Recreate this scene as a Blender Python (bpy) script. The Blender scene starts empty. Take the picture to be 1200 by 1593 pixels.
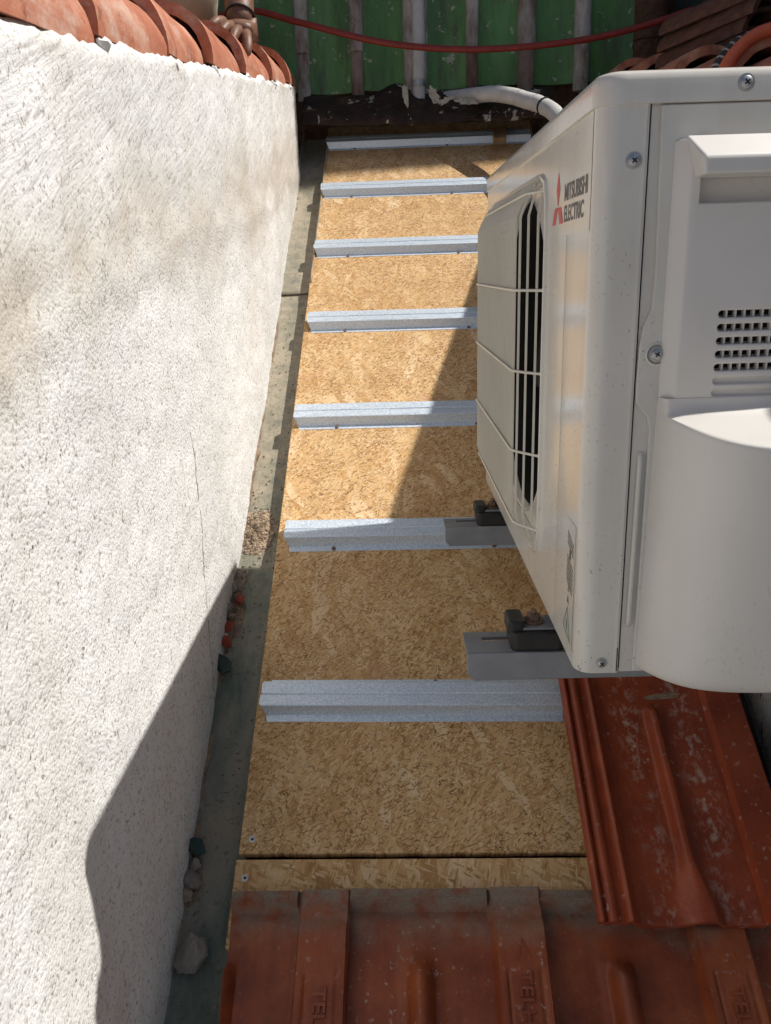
import bpy, bmesh, math, random
from mathutils import Vector, Matrix, Euler, noise as mn
R = math.radians
random.seed(7)
S = bpy.context.scene
COL = S.collection

# ------------------------------------------------------------------ camera
TH = 0.55027            # pitch of the roof strip
HH = 1.25311            # height of the eye above the roof plane
CT, ST = math.cos(TH), math.sin(TH)
cam_d = bpy.data.cameras.new('camera'); cam = bpy.data.objects.new('camera', cam_d); COL.objects.link(cam)
right = Vector((0.99924743, 0.02579758, -0.02896663)); up = Vector((0.0203407, 0.28736164, 0.95760615)); fwd = Vector((-0.03302782, 0.95747468, -0.28662064))
cam.matrix_world = Matrix((( right.x, up.x, -fwd.x, 0), (right.y, up.y, -fwd.y, 0), (right.z, up.z, -fwd.z, 0), (0, 0, 0, 1)))
cam_d.sensor_fit = 'VERTICAL'; cam_d.sensor_height = 24.0; cam_d.lens = 24.0 * 1260.43 / 1593.0
cam_d.clip_start = 0.02; cam_d.clip_end = 500
S.camera = cam
# ------------------------------------------------------------------ light
SUN = Vector((0.7143, 0.0564, 1.0)).normalized()
w = bpy.data.worlds.new('World'); S.world = w; w.use_nodes = True
wn = w.node_tree.nodes; wl = w.node_tree.links
sky = wn.new('ShaderNodeTexSky'); sky.sky_type = 'NISHITA'; sky.sun_disc = False
sky.sun_elevation = math.asin(SUN.z); sky.sun_rotation = math.atan2(SUN.x, SUN.y)
sky.altitude = 50; sky.dust_density = 1.5; sky.ozone_density = 1.0
bg = wn['Background']; wl.new(sky.outputs[0], bg.inputs[0]); bg.inputs[1].default_value = 0.075
sd = bpy.data.lights.new('sun', 'SUN'); so = bpy.data.objects.new('sun', sd); COL.objects.link(so)
sd.energy = 4.9; sd.angle = R(0.53); sd.color = (1.0, 0.955, 0.88)
so.rotation_euler = SUN.to_track_quat('Z', 'Y').to_euler(); so.location = SUN * 30
S.view_settings.view_transform = 'Standard'; S.view_settings.look = 'None'
S.view_settings.exposure = 0.14; S.view_settings.gamma = 1.0; S.view_settings.use_curve_mapping = False
S.render.engine = 'CYCLES'
S.cycles.max_bounces = 8; S.cycles.diffuse_bounces = 5

# ------------------------------------------------------------------ materials
class Mat:
    def __init__(s, name, rough=0.6, metal=0.0, col=(.5, .5, .5), spec=0.5):
        s.m = bpy.data.materials.new(name); s.m.use_nodes = True
        s.t = s.m.node_tree; s.b = s.t.nodes['Principled BSDF']
        s.b.inputs['Roughness'].default_value = rough; s.b.inputs['Metallic'].default_value = metal
        s.b.inputs['Base Color'].default_value = (*col, 1); s.b.inputs['Specular IOR Level'].default_value = spec
        s.co = s.n('ShaderNodeTexCoord').outputs['Object']
    def n(s, t, **k):
        o = s.t.nodes.new(t)
        for a, v in k.items(): setattr(o, a, v)
        return o
    def put(s, sock, v):
        if isinstance(v, bpy.types.NodeSocket): s.t.links.new(v, sock)
        elif isinstance(v, tuple) and len(v) == 3 and sock.type == 'RGBA': sock.default_value = (*v, 1)
        else: sock.default_value = v
    def map(s, scale=(1, 1, 1), rot=(0, 0, 0), loc=(0, 0, 0), vec=None):
        o = s.n('ShaderNodeMapping'); s.put(o.inputs[0], vec or s.co)
        o.inputs['Scale'].default_value = scale; o.inputs['Rotation'].default_value = rot; o.inputs['Location'].default_value = loc
        return o.outputs[0]
    def noise(s, scale, detail=4, rough=.55, vec=None, dist=0, out='Fac'):
        o = s.n('ShaderNodeTexNoise'); s.put(o.inputs['Vector'], vec or s.co)
        o.inputs['Scale'].default_value = scale; o.inputs['Detail'].default_value = detail
        o.inputs['Roughness'].default_value = rough; o.inputs['Distortion'].default_value = dist
        return o.outputs[out]
    def voro(s, scale, vec=None, out='Color', feature='F1', rnd=1.0, dim='3D'):
        o = s.n('ShaderNodeTexVoronoi', feature=feature, voronoi_dimensions=dim); s.put(o.inputs['Vector'], vec or s.co)
        o.inputs['Scale'].default_value = scale; o.inputs['Randomness'].default_value = rnd
        return o.outputs[out]
    def ramp(s, f, stops, interp='LINEAR'):
        o = s.n('ShaderNodeValToRGB'); s.put(o.inputs[0], f); cr = o.color_ramp; cr.interpolation = interp
        while len(cr.elements) < len(stops): cr.elements.new(.5)
        for e, (p, c) in zip(cr.elements, stops):
            e.position = p; e.color = (*c, 1) if isinstance(c, tuple) else (c, c, c, 1)
        return o.outputs[0]
    def mix(s, f, a, b, blend='MIX'):
        o = s.n('ShaderNodeMix', data_type='RGBA', blend_type=blend)
        s.put(o.inputs[0], f); s.put(o.inputs[6], a); s.put(o.inputs[7], b)
        return o.outputs[2]
    def math(s, op, a, b=0.0, clamp=False):
        o = s.n('ShaderNodeMath', operation=op, use_clamp=clamp); s.put(o.inputs[0], a); s.put(o.inputs[1], b)
        return o.outputs[0]
    def sep(s, v):
        o = s.n('ShaderNodeSeparateXYZ'); s.put(o.inputs[0], v); return o.outputs
    def attr(s, name):
        o = s.n('ShaderNodeAttribute', attribute_name=name); return o.outputs['Fac']
    def color(s, v): s.put(s.b.inputs['Base Color'], v); return s
    def rough(s, v): s.put(s.b.inputs['Roughness'], v); return s
    def bump(s, h, strength=.5, dist=.002, normal=None):
        o = s.n('ShaderNodeBump'); s.put(o.inputs['Height'], h)
        o.inputs['Strength'].default_value = strength; o.inputs['Distance'].default_value = dist
        if normal: s.put(o.inputs['Normal'], normal)
        s.put(s.b.inputs['Normal'], o.outputs[0]); return o.outputs[0]

def m_plaster(name='white_plaster'):
    m = Mat(name, .92, spec=.2)
    st = m.attr('stain'); tr = m.attr('trowel')
    g = m.noise(230, 3, .6); g2 = m.noise(90, 3, .6); lo = m.noise(3.2, 4, .6)
    tv = m.map((70, 70, 300), (R(28), 0, 0)); wv = m.n('ShaderNodeVectorMath', operation='MULTIPLY_ADD'); m.put(wv.inputs[0], m.noise(2.6, 2, .5, out='Color')); wv.inputs[1].default_value = (0, .075, .075); m.put(wv.inputs[2], m.co)
    tw = m.noise(1, 4, .62, vec=m.map((1, 15, 120), (0, 0, 0), vec=m.map((1, 1, 1), (R(-30), 0, 0), vec=wv.outputs[0])), dist=.3)
    pit = m.ramp(m.math('ADD', m.math('MULTIPLY', g, .6), m.math('MULTIPLY', g2, .4)), [(.36, 0.0), (.47, 1.0)])
    base = m.ramp(lo, [(.3, (.695, .70, .70)), (.7, (.795, .80, .80))])
    stain_col = m.mix(m.noise(14, 5, .6), (.48, .44, .385), (.62, .575, .51))
    c = m.mix(m.math('MULTIPLY', st, .95), base, stain_col)
    c = m.mix(m.math('SUBTRACT', 1.0, pit), c, (.36, .32, .28))
    sp = m.ramp(m.noise(150, 2, .5, vec=m.map(loc=(3, 1, 7))), [(.66, 0.0), (.73, 1.0)])
    sp = m.math('MULTIPLY', sp, m.ramp(m.noise(6, 3), [(.42, 0.1), (.62, 1.0)]))
    c = m.mix(sp, c, (.17, .14, .12))
    ln = m.ramp(tw, [(.33, 1.0), (.40, 0.0)])  # trowel creases coloured dark, painting in the shade of the relief
    c = m.mix(m.math('MULTIPLY', m.math('MULTIPLY', ln, tr), .45), c, (.27, .235, .21))
    # hairline crack running down the render
    xyz = m.sep(m.co); yy = m.math('ADD', xyz[1], m.math('MULTIPLY', m.noise(9, 4, .7), .055))
    off = m.math('ABSOLUTE', m.math('SUBTRACT', yy, 1.312)); ck = m.math('LESS_THAN', off, m.math('MULTIPLY', m.noise(60, 2), .0042))
    zr = m.math('MULTIPLY', m.math('LESS_THAN', xyz[2], -.24), m.math('GREATER_THAN', m.noise(35, 2), .40))
    c = m.mix(m.math('MULTIPLY', m.math('MULTIPLY', ck, zr), .8), c, (.12, .095, .08))
    m.color(c)
    lump = m.math('SUBTRACT', 1.0, m.voro(250, out='Distance', vec=m.map((1, 1, .85))))
    h1 = m.math('ADD', m.math('ADD', m.math('MULTIPLY', g, .45), m.math('MULTIPLY', g2, .7)), m.math('MULTIPLY', lump, .30))
    fine = m.math('MULTIPLY', h1, m.math('SUBTRACT', 1.0, m.math('MULTIPLY', tr, .65)))
    h = m.math('ADD', fine, m.math('MULTIPLY', m.math('MULTIPLY', tw, tr), .95))
    m.bump(h, .62, .0040)
    return m.m

def m_osb(name, big=False, seed=0.0):
    m = Mat(name, .72, spec=.3)
    wob = m.noise(11, 2, .5, out='Color')
    v0 = m.n('ShaderNodeVectorMath', operation='MULTIPLY_ADD'); m.put(v0.inputs[0], wob); v0.inputs[1].default_value = (.0045, .0045, 0); m.put(v0.inputs[2], m.co)
    v = v0.outputs[0]
    pal = [(.0, (.24, .112, .040)), (.2, (.41, .222, .084)), (.45, (.55, .338, .148)), (.75, (.66, .442, .222)), (1., (.74, .55, .34))]
    c = m.ramp(m.noise(60, 4, .6, vec=v), [(.3, (.33, .185, .068)), (.7, (.53, .34, .145))])
    hgt = m.noise(120, 3, .6)
    angs = [12, 75, 133, 160, 48, 82, 20, 104, 118, 62, 150]
    if big: sets = [(9, 26, .2), (12, 40, .3), (26, 100, .62), (8, 30, .45), (14, 48, .5), (10, 44, .6), (70, 330, .72), (90, 420, .80)]
    else: sets = [(40, 140, .3), (70, 290, .40), (62, 330, .45), (90, 440, .45), (80, 420, .5), (16, 60, .74), (100, 480, .60), (12, 42, .80), (95, 460, .66), (18, 64, .84), (105, 500, .76)]
    for i, (sx, sy, th) in enumerate(sets):
        a = R(angs[i])
        mv = m.map((sx, sy, 1), (0, 0, 0), (seed + i * 3.7, seed - i * 1.9, 0), vec=m.map((1, 1, 1), (0, 0, a), vec=v))
        vo = m.n('ShaderNodeTexVoronoi', voronoi_dimensions='2D'); m.put(vo.inputs['Vector'], mv); vo.inputs['Scale'].default_value = 1
        r, g, b = m.n('ShaderNodeSeparateColor'), None, None
        m.put(r.inputs[0], vo.outputs['Color'])
        mask = m.math('GREATER_THAN', r.outputs[0], th)
        grain = m.noise(1, 3, .6, vec=m.map((sx * 1.2, sy * 7, 1), vec=m.map((1, 1, 1), (0, 0, a), vec=v)))
        tone = m.math('ADD', m.math('ADD', m.math('MULTIPLY', r.outputs[1], .80 if sx < 20 and not big else .92), .10 if sx < 20 and not big else 0.0), m.math('MULTIPLY', m.math('SUBTRACT', grain, .30), .75 if sx < 20 else .45))
        fc = m.ramp(tone, pal)
        c = m.mix(m.math('MULTIPLY', mask, .92 if i > 1 else .85), c, fc)
        hm = m.n('ShaderNodeMix', data_type='FLOAT'); m.put(hm.inputs[0], mask); m.put(hm.inputs[2], hgt); m.put(hm.inputs[3], r.outputs[2])
        hgt = hm.outputs[0]
    # dark slivers of bark and gaps between strands
    for i, (sx, sy, th) in enumerate([(190, 470, .955), (170, 430, .955), (150, 560, .96), (210, 520, .955)][:0 if big else 4]):
        mv = m.map((sx, sy, 1), (0, 0, 0), (seed + i * 5.1 + 9, seed, 0), vec=m.map((1, 1, 1), (0, 0, R(14 + 47 * i)), vec=v))
        vo = m.n('ShaderNodeTexVoronoi', voronoi_dimensions='2D'); m.put(vo.inputs['Vector'], mv); vo.inputs['Scale'].default_value = 1
        sc = m.n('ShaderNodeSeparateColor'); m.put(sc.inputs[0], vo.outputs['Color'])
        k = m.math('MULTIPLY', m.math('GREATER_THAN', sc.outputs[0], th), m.ramp(m.noise(7, 3, vec=m.map(loc=(i, 2, 0))), [(.35, .15), (.6, .75)]))
        c = m.mix(k, c, (.13, .06, .02))
    c = m.mix(m.ramp(m.noise(2.6, 3, .6), [(.35, 0.0), (.75, .30)]), c, (.36, .185, .07))
    ptc = m.noise(17, 3, .6, vec=m.map((1, .7, 1), loc=(seed, 3, 0)))
    c = m.mix(m.ramp(ptc, [(.38, .16), (.50, 0.0)]), c, (.30, .155, .055)); c = m.mix(m.ramp(ptc, [(.52, 0.0), (.66, .18)]), c, (.72, .55, .31))
    rd = m.ramp(m.noise(11, 2, .5, vec=m.map(loc=(4, 4, 0))), [(.66, 0.0), (.70, .40)])
    c = m.mix(rd, c, (.52, .29, .17))
    m.color(c)
    m.bump(hgt, .7, .0016)
    return m.m

def m_clay(name, pal, dust=.5, wet=.55, head=None, bands=(), lime=False):
    m = Mat(name, wet, spec=.4)
    oi = m.n('ShaderNodeObjectInfo').outputs['Random']
    v = m.n('ShaderNodeVectorMath', operation='ADD'); m.put(v.inputs[0], m.co)
    cx = m.n('ShaderNodeCombineXYZ'); m.put(cx.inputs[0], m.math('MULTIPLY', oi, 31.0)); m.put(cx.inputs[1], m.math('MULTIPLY', oi, 17.0)); m.put(v.inputs[1], cx.outputs[0]); v = v.outputs[0]
    lo = m.noise(9, 5, .65, vec=v)
    c = m.ramp(lo, [(.25, pal[0]), (.5, pal[1]), (.75, pal[2])])
    st = m.noise(1, 4, .6, vec=m.map((60, 6, 60), vec=v))
    c = m.mix(m.ramp(st, [(.5, 0.0), (.75, .4)]), c, pal[0])
    spk = m.ramp(m.noise(95, 3, .6, vec=v), [(.62, 0.0), (.70, 1.0)])
    zone = m.ramp(m.noise(7, 4, .6, vec=m.map((1, .35, 1), vec=v)), [(.44, 0.05), (.68, 1.0)])
    k = m.math('MULTIPLY', m.math('MULTIPLY', spk, zone), dust)
    c = m.mix(k, c, (.50, .44, .38))
    spots = m.ramp(m.voro(42, vec=v, out='Distance'), [(.06, 1.0), (.12, 0.0)])
    c = m.mix(m.math('MULTIPLY', m.math('MULTIPLY', spots, zone), dust * .8), c, (.60, .54, .48))
    if lime:
        lm_ = m.ramp(m.noise(13, 5, .68, vec=m.map((1, .6, 1.4), vec=v)), [(.52, 0.0), (.70, .6)]); c = m.mix(lm_, c, (.62, .50, .42))
        dk = m.ramp(m.noise(30, 5, .7, vec=m.map(loc=(2, 7, 1), vec=v)), [(.56, 0.0), (.70, .7)]); c = m.mix(dk, c, (.12, .055, .038))
    for bc, bw in bands:
        xx = m.math('ADD', m.sep(m.co)[0], m.math('MULTIPLY', m.math('SUBTRACT', m.noise(14, 4, .6, vec=m.map(loc=(bc * 90, 0, 0))), .5), .05))
        d = m.math('ABSOLUTE', m.math('SUBTRACT', xx, bc)); fall = m.ramp(m.math('DIVIDE', d, bw), [(.0, 1.0), (1.0, 0.0)])
        crust = m.ramp(m.noise(75, 5, .72, vec=m.map((1, .6, 1), loc=(bc * 40, 2, 3))), [(.50, 0.0), (.62, 1.0)])
        long_ = m.ramp(m.noise(1, 3, .6, vec=m.map((8, 9, 8), loc=(bc * 70, 5, 1))), [(.36, .0), (.55, 1.0)])
        c = m.mix(m.math('MULTIPLY', m.math('MULTIPLY', m.math('MULTIPLY', fall, crust), long_), .85), c, (.46, .37, .31))
    if head:
        y = m.sep(m.co)[1]
        yy = m.math('ADD', y, m.math('MULTIPLY', m.math('SUBTRACT', m.noise(16, 4, .6, vec=v), .5), .11))
        mr = m.n('ShaderNodeMapRange'); m.put(mr.inputs[0], yy); mr.inputs[1].default_value = head[0]; mr.inputs[2].default_value = head[1]
        grey = m.mix(m.noise(260, 2, .6), (.12, .09, .065), (.30, .255, .20))
        keep = m.ramp(m.noise(26, 4, .6, vec=m.map(loc=(8, 3, 1), vec=v)), [(.34, .10), (.54, .95)])
        c = m.mix(m.math('MULTIPLY', mr.outputs[0], keep), c, grey)
        m.rough(m.math('ADD', wet, m.math('MULTIPLY', mr.outputs[0], .3)))
    m.color(c)
    m.bump(m.math('ADD', m.noise(180, 3, .6, vec=v), m.math('MULTIPLY', lo, .8)), .5, .0016)
    return m.m

def m_galv():
    m = Mat('galvanised_steel', .42, .5)
    sp = m.noise(750, 2, .7); sp2 = m.voro(560, out='Color')
    sc = m.n('ShaderNodeSeparateColor'); m.put(sc.inputs[0], sp2)
    t = m.math('ADD', m.math('MULTIPLY', sp, .6), m.math('MULTIPLY', sc.outputs[0], .4))
    m.color(m.ramp(t, [(.28, (.46, .54, .64)), (.5, (.62, .70, .80)), (.72, (.76, .82, .88))]))
    m.rough(m.ramp(t, [(.2, .34), (.8, .58)]))
    m.bump(t, .35, .0006)
    return m.m

def m_gutter():
    m = Mat('painted_zinc', .62, .0, spec=.35)
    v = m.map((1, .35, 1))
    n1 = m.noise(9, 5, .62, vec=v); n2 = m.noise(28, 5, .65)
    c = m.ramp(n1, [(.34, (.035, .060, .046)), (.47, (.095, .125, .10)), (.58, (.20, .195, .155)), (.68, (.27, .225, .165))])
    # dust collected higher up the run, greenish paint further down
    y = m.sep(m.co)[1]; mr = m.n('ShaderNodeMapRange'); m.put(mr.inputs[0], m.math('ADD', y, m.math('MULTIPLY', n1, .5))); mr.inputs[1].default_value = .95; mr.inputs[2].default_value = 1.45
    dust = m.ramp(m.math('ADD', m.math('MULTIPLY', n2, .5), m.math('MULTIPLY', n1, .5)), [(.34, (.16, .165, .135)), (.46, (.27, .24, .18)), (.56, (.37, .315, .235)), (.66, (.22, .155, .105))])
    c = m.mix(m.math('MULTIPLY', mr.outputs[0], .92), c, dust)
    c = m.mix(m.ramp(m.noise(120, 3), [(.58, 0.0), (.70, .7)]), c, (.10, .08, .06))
    m.color(c); m.bump(m.math('ADD', n2, m.noise(150, 2)), .4, .001)
    return m.m

def m_ac(name, a=(.60, .575, .53), b=(.67, .645, .60), rough=.3, dirt=1.0):
    m = Mat(name, rough, spec=.5)
    lo = m.noise(7, 4, .6); c = m.ramp(lo, [(.3, a), (.7, b)])
    streak = m.ramp(m.noise(1, 4, .6, vec=m.map((26, 26, 3))), [(.52, 0.0), (.8, .30)])
    c = m.mix(m.math('MULTIPLY', streak, dirt), c, (.42, .36, .28))
    zone = m.ramp(m.noise(5, 3, .6, vec=m.map(loc=(2, 5, 1))), [(.44, 0.0), (.62, 1.0)])
    sp = m.ramp(m.noise(330, 2, .5, vec=m.map((1, 1, .6))), [(.645, 0.0), (.69, 1.0)])
    k = m.math('MULTIPLY', m.math('MULTIPLY', sp, zone), .8 * dirt)
    c = m.mix(k, c, (.12, .095, .075))
    m.color(c); m.rough(m.math('ADD', rough, m.math('MULTIPLY', m.noise(20, 3), .10)))
    m.bump(m.noise(500, 2), .06, .0004)
    return m.m

def simple(name, col, rough=.6, metal=0., var=.25, scale=30, bump=.3, bs=120, bd=.001, spec=.4):
    m = Mat(name, rough, metal, spec=spec)
    d = tuple(x * (1 - var) for x in col); l = tuple(min(1, x * (1 + var)) for x in col)
    m.color(m.ramp(m.noise(scale, 5, .6), [(.3, d), (.7, l)]))
    if bump: m.bump(m.noise(bs, 3, .6), bump, bd)
    return m.m

def m_green():
    m = Mat('green_painted_tile', .5, spec=.4)
    v = m.map((1, 1, .25)); n1 = m.noise(10, 5, .65, vec=v)
    c = m.ramp(n1, [(.3, (.062, .140, .044)), (.55, (.11, .255, .078)), (.75, (.165, .32, .125))])
    dirt = m.ramp(m.noise(26, 5, .7, vec=v), [(.50, 0.0), (.70, .8)])
    c = m.mix(dirt, c, (.085, .085, .055))
    chip = m.ramp(m.noise(34, 4, .6, vec=m.map(loc=(5, 1, 2))), [(.63, 0.0), (.66, .85)])
    c = m.mix(chip, c, (.42, .40, .33))
    m.color(c); m.bump(n1, .4, .004); return m.m

def m_cover():
    m = Mat('weathered_mortar_strip', .85, spec=.2)
    n1 = m.noise(22, 5, .68, vec=m.map((1, 1, .4)))
    c = m.ramp(n1, [(.32, (.16, .11, .085)), (.5, (.34, .30, .26)), (.7, (.52, .49, .45))])
    oi = m.n('ShaderNodeObjectInfo').outputs['Random']
    c = m.mix(m.ramp(oi, [(.6, 0.0), (.9, .8)]), c, (.12, .055, .035))
    m.color(c); m.bump(n1, .6, .006); return m.m

def m_tar():
    m = Mat('tar_coated_flashing', .72, spec=.3)
    n1 = m.noise(13, 5, .7)
    c = m.ramp(n1, [(.3, (.012, .006, .004)), (.55, (.036, .019, .012)), (.72, (.10, .05, .03))])
    pe = m.ramp(m.noise(15, 4, .7, vec=m.map((1, 1, .5), loc=(1.6, 2, 6))), [(.60, 0.0), (.62, 1.0)])
    c = m.mix(pe, c, (.42, .38, .30))
    m.color(c); m.bump(m.math('ADD', n1, m.math('MULTIPLY', pe, .4)), .7, .008); return m.m

PLASTER = m_plaster()
OSB = m_osb('oriented_strand_board', False, 1.3)
OSB2 = m_osb('coarse_strand_board', True, 4.1)
CAPCLAY = m_clay('terracotta_cap', [(.30, .088, .045), (.44, .165, .095), (.54, .27, .18)], .6, .75, None, (), True)
TILECLAY = m_clay('terracotta_tile', [(.125, .026, .011), (.235, .052, .017), (.35, .095, .028)], .85, .5, (.375, .445))
TILECLAY2 = m_clay('terracotta_tile_clean', [(.135, .023, .010), (.25, .045, .015), (.35, .072, .022)], .95, .42, None, ((.100, .030), (.192, .034)))
GALV = m_galv(); GUTTER = m_gutter()
AC = m_ac('cream_enamel', (.58, .555, .505), (.645, .62, .57), .10); ACS = m_ac('sticker_film', (.585, .56, .505), (.645, .62, .565), .11, .9); ACG = m_ac('cream_plastic', (.60, .57, .48), (.66, .63, .545), .42, .35); ACC = m_ac('cream_cover', (.60, .575, .54), (.65, .625, .59), .36, .25)
BLACK = simple('black_rubber', (.018, .017, .017), .55, bs=200)
DARK = simple('dark_interior', (.012, .012, .013), .7, bump=0)
BRACKET = simple('painted_steel', (.24, .25, .27), .5, .3, .15, 20, .2)
ZINC = simple('zinc_screw', (.42, .42, .42), .4, .8, .2, 60, .2)
RUST = simple('rusty_bolt', (.17, .11, .08), .7, .4, .4, 80, .5)
REDINK = simple('red_print', (.52, .045, .035), .45, bump=0, var=.08); GREYINK = simple('grey_print', (.10, .095, .09), .5, bump=0, var=.1)
GREENINK = simple('green_print', (.09, .17, .12), .5, bump=0, var=.1)
STICKER = m_ac('sticker_film', (.60, .57, .51), (.655, .62, .56), .26, .5)
GREEN = m_green(); COVER = m_cover(); TAR = m_tar()
TEAL = simple('dark_teal_paint', (.012, .026, .032), .6, var=.5, scale=12)
BROWN = simple('bare_brown_render', (.09, .045, .026), .9, var=.45, scale=40, bump=.7, bd=.006, bs=60)
FOAM = simple('white_pipe_wrap', (.50, .49, .475), .6, var=.14, scale=25, bump=.5, bs=60, bd=.002)
PEEL = simple('peeled_paint', (.40, .36, .28), .8, var=.35, scale=60, bump=.6, bs=90, bd=.002)
OLDTILE = simple('old_dark_tile', (.095, .042, .028), .85, var=.5, scale=25, bump=.6, bs=120, bd=.003)
REDHOSE = simple('red_hose_rubber', (.24, .030, .022), .45, var=.2)
ORHOSE = simple('orange_hose_rubber', (.62, .13, .06), .5, var=.15)
SKIN = simple('tanned_skin', (.175, .085, .054), .5, var=.22, scale=50, bump=.5, bs=220, bd=.0012)
CLOTH = simple('beige_cotton', (.34, .30, .215), .9, var=.2, scale=9, bump=.5, bs=600, bd=.0006)
SHIRT = simple('navy_cotton', (.03, .035, .05), .9, var=.25, scale=20, bump=.4, bs=500)
HAIR = simple('black_hair', (.012, .010, .009), .6, bump=.8, bs=300)
EYE = simple('eye_white', (.7, .68, .65), .2, bump=0)
STONE = simple('pale_stone', (.24, .215, .185), .9, var=.3, scale=40, bump=.8, bs=90, bd=.004)
BRICKM = simple('broken_brick', (.26, .050, .028), .9, var=.4, scale=70, bump=.8, bs=150, bd=.003)
SHARD = simple('green_glaze_shard', (.006, .024, .014), .35, var=.4, scale=30)
SAND = simple('sandy_rubble', (.34, .26, .185), .95, var=.4, scale=90, bump=1.0, bs=160, bd=.004)
WOOD = simple('raw_timber', (.22, .13, .06), .75, var=.3, scale=30)
CONC = simple('concrete_ground', (.28, .265, .245), .95, var=.2, scale=2)
EDGE = simple('exposed_brown_render', (.23, .165, .115), .95, var=.4, scale=60, bump=.9, bs=130, bd=.004)
UNDER = simple('dark_roof_deck', (.045, .030, .022), .9, var=.4, scale=10)
ROPEB = simple('black_rope', (.05, .048, .05), .8); ROPEW = simple('pale_rope', (.42, .38, .32), .8)

# ------------------------------------------------------------------ helpers
def mesh_of(name, verts, faces, mat, smooth=False):
    me = bpy.data.meshes.new(name); me.from_pydata([tuple(v) for v in verts], [], faces); me.validate(); me.update()
    if mat: me.materials.append(mat)
    if smooth: me.polygons.foreach_set('use_smooth', [True] * len(me.polygons))
    return me
def put(name, me, parent=None, loc=None, rot=None, kind=None):
    o = bpy.data.objects.new(name, me); COL.objects.link(o)
    if parent: o.parent = parent
    if loc is not None: o.location = loc
    if rot is not None: o.rotation_euler = rot
    if kind: o['kind'] = kind
    return o
def thing(name, label, cat, loc=(0, 0, 0), rot=(0, 0, 0), group=None):
    o = bpy.data.objects.new(name, None); COL.objects.link(o); o.location = loc; o.rotation_euler = rot
    o.empty_display_size = .1
    return tag(o, label, cat, group)
def tag(o, label, cat, group=None):
    o['label'] = label; o['category'] = cat
    if group: o['group'] = group
    return o
def bevel(o, w=.002, seg=2, ang=35):
    b = o.modifiers.new('bevel', 'BEVEL'); b.width = w; b.segments = seg; b.limit_method = 'ANGLE'; b.angle_limit = R(ang); b.harden_normals = False
    return o
def smooth_by(me, ang=40):
    me.polygons.foreach_set('use_smooth', [True] * len(me.polygons))
    bm = bmesh.new(); bm.from_mesh(me)
    for e in bm.edges:
        if len(e.link_faces) == 2 and e.calc_face_angle(0) > R(ang): e.smooth = False
    bm.to_mesh(me); bm.free(); return me
def box(x0, x1, y0, y1, z0, z1):
    v = [(x, y, z) for x in (x0, x1) for y in (y0, y1) for z in (z0, z1)]
    return v, [(0, 1, 3, 2), (4, 6, 7, 5), (0, 4, 5, 1), (2, 3, 7, 6), (0, 2, 6, 4), (1, 5, 7, 3)]
def bx(name, b, mat, parent=None, bev=0, **k):
    o = put(name, mesh_of(name, *box(*b), mat), parent, **k)
    if bev: bevel(o, bev)
    return o
def prism(outline, a, b, axis='z'):
    n = len(outline); f = {'z': lambda p, t: (p[0], p[1], t), 'y': lambda p, t: (p[0], t, p[1]), 'x': lambda p, t: (t, p[0], p[1])}[axis]
    v = [f(p, a) for p in outline] + [f(p, b) for p in outline]
    fc = [tuple(range(n)), tuple(range(2 * n - 1, n - 1, -1))] + [(i, i + n, (i + 1) % n + n, (i + 1) % n) for i in range(n)]
    return v, fc
def fixn(me):
    bm = bmesh.new(); bm.from_mesh(me); bmesh.ops.recalc_face_normals(bm, faces=bm.faces); bm.to_mesh(me); bm.free(); return me
def tube(pts, r, n=8, cap=True):
    pts = [Vector(p) for p in pts]; V = []; F = []
    rs = r if isinstance(r, (list, tuple)) else [r] * len(pts)
    ref = None
    for i, p in enumerate(pts):
        t = (pts[min(i + 1, len(pts) - 1)] - pts[max(i - 1, 0)]).normalized()
        if ref is None: ref = t.orthogonal().normalized()
        ref = (ref - t * ref.dot(t)).normalized(); b = t.cross(ref)
        for k in range(n):
            a = 2 * math.pi * k / n; V.append(p + (ref * math.cos(a) + b * math.sin(a)) * rs[i])
    for i in range(len(pts) - 1):
        for k in range(n): F.append((i * n + k, i * n + (k + 1) % n, (i + 1) * n + (k + 1) % n, (i + 1) * n + k))
    if cap: F.append(tuple(range(n - 1, -1, -1))); F.append(tuple((len(pts) - 1) * n + k for k in range(n)))
    return V, F
def spline(pts, m=8):
    pts = [Vector(p) for p in pts]; P = [pts[0] * 2 - pts[1]] + pts + [pts[-1] * 2 - pts[-2]]; out = []
    for i in range(1, len(P) - 2):
        for k in range(m):
            t = k / m; a, b, c, d = P[i - 1:i + 3]
            out.append(.5 * ((2 * b) + (c - a) * t + (2 * a - 5 * b + 4 * c - d) * t * t + (3 * b - a - 3 * c + d) * t ** 3))
    out.append(pts[-1]); return out
def join(parts):
    V = []; F = []
    for v, f in parts:
        o = len(V); V += list(v); F += [tuple(i + o for i in q) for q in f]
    return V, F
def grid(nu, nv, fn):
    V = [fn(i / nu, j / nv) for j in range(nv + 1) for i in range(nu + 1)]
    F = [(j * (nu + 1) + i, j * (nu + 1) + i + 1, (j + 1) * (nu + 1) + i + 1, (j + 1) * (nu + 1) + i) for j in range(nv) for i in range(nu)]
    return V, F
def lathe(prof, n=16, axis='z'):
    V = []; F = []
    for r, z in prof:
        for k in range(n):
            a = 2 * math.pi * k / n; p = (r * math.cos(a), r * math.sin(a), z)
            V.append(p if axis == 'z' else (p[0], -p[2], p[1]) if axis == '-y' else (-p[2], p[0], p[1]))
    for i in range(len(prof) - 1):
        for k in range(n): F.append((i * n + k, i * n + (k + 1) % n, (i + 1) * n + (k + 1) % n, (i + 1) * n + k))
    F.append(tuple(range(n - 1, -1, -1))); F.append(tuple((len(prof) - 1) * n + k for k in range(n)))
    return V, F
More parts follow.
